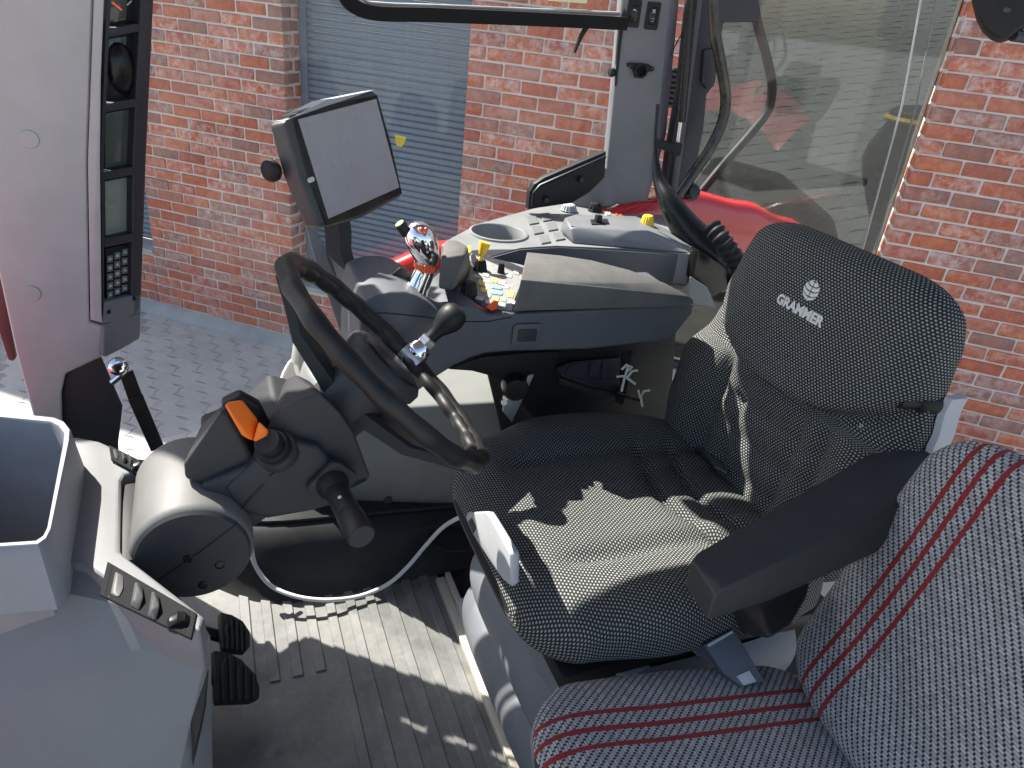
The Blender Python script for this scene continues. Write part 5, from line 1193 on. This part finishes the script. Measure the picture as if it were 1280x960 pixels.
# left armrest
ar = [U(864, 700, Z(.660)), U(872, 690, Z(.662)), U(894, 744, Z(.651)), U(1088, 566, Z(.690)), U(1170, 556, Z(.695)), U(1190, 600, Z(.685)), U(905, 735, Z(.658))]
al = [p+Vector((0, 0, -.038)) for p in ar] + [U(905, 762, Z(.606)), U(1175, 655, Z(.625)), U(1000, 730, Z(.596)), U(960, 752, Z(.594))]
ap_ = obj('armrest', hull(ar+al, .011, 4), mat('armrest_black', (.020, .021, .023), .6, grain=.6, gscale=600, dust=.10), t, 60)
obj('armrest_bracket', hull([U(x, y, Z(.555)) for x, y in ((950, 760), (1018, 708), (1010, 745), (990, 780), (960, 800))] + [Vector((.62, .535, .46)), Vector((.66, .54, .46)), Vector((.60, .56, .52))], .006), M['black'], t)
obj('armrest_lip', tube([U(962, 726, Z(.598)), U(990, 714, Z(.603)), U(1016, 702, Z(.608))], .002, 6), M['zinc'], t)
# handles at the near side of the seat pan
def lump(name, px_, z0, z1, m, bv=.004): return obj(name, hull([U(x, y, Z(z1)) for x, y in px_] + [U(x, y, Z(z0)) for x, y in px_], bv, 3), m, t)
lump('side_handle', [(858, 806), (862, 796), (898, 782), (903, 792), (905, 808), (885, 822), (872, 820)], .345, .375, M['pale'])
lump('height_lever', [(826, 826), (836, 818), (858, 810), (863, 818), (862, 832), (848, 836), (828, 834)], .325, .345, M['white'])
lump('side_handle', [(757, 832), (790, 822), (815, 815), (812, 835), (786, 846), (762, 842)], .335, .36, M['pale'])
lump('side_handle', [(738, 848), (750, 838), (785, 830), (788, 842), (770, 856), (740, 858)], .32, .345, M['pale'])
lump('side_handle', [(690, 868), (698, 856), (720, 844), (732, 846), (734, 856), (715, 872), (695, 876)], .31, .335, M['pale'])
tz = thing('seat_belt_buckle', 'slate grey seat belt buckle between the two seats', 'buckle', U(920, 820, Z(.42)))
BP = plane(U(920, 820, Z(.44)), (-.2, -.55, .8))
obj('body', slab([(880, 806), (917, 785), (957, 852), (926, 858), (905, 842)], BP, .018, .003), M['console'], tz)
obj('rim_line', slab([(884, 806), (915, 788.5), (916.5, 791), (886, 809)], (BP[0]+BP[1]*.0006, BP[1]), .001, 0), M['pale'], tz)
obj('release_button', slab([(921, 845), (937, 838), (946, 852), (930, 857)], (BP[0]+BP[1]*.003, BP[1]), .004, .001), M['pale'], tz)

# ------------------------------------------------------------------ passenger seat
PY = .325
t = thing('passenger_seat', 'grey tweed passenger seat with red stripes', 'seat', (.5, PY, 0))
pyaw = R(-5)
pf = Vector((math.cos(pyaw), math.sin(pyaw), 0)); psd = Vector((-math.sin(pyaw), math.cos(pyaw), 0))
def ppath(v):
    o = Vector((.285, PY+.035, .408)) + pf*(.44*v); o.z -= .045*v
    nm = Vector((.10, 0, 1)).normalized()
    return o, psd, nm
soft('cushion', ppath, 60, 96, lambda v: lin([(0, .185), (.15, .208), (.5, .212), (.85, .205), (1, .19)], v), lambda v: .042, lambda v: .05, lambda p, v: -.008*(1-p*p)*sstep(.1, .4, v)-.003*gauss(abs(p)-.55, .03), 3.6, M['tweed'], t, 9)
Q0, Q1 = Vector((.690, PY, .392)), Vector((.815, PY-.012, .800))
def qpath(v):
    nm = Vector((-(Q1.z-Q0.z), 0, (Q1.x-Q0.x))).normalized()
    return Q0.lerp(Q1, v)-nm*.015*math.sin(math.pi*v), psd, nm
soft('backrest', qpath, 60, 96, lambda v: lin([(0, .175), (.12, .20), (.5, .208), (.85, .20), (.95, .185), (1, .165)], v), lambda v: .045, lambda v: .04, lambda p, v: -.012*(1-p*p)*sstep(.08, .3, v)-.002*gauss(abs(p)-.5, .03), 3.4, M['tweed'], t, 9)
obj('support', box((.30, .30, .34), (.56, PY, .19), .01), M['black'], t)
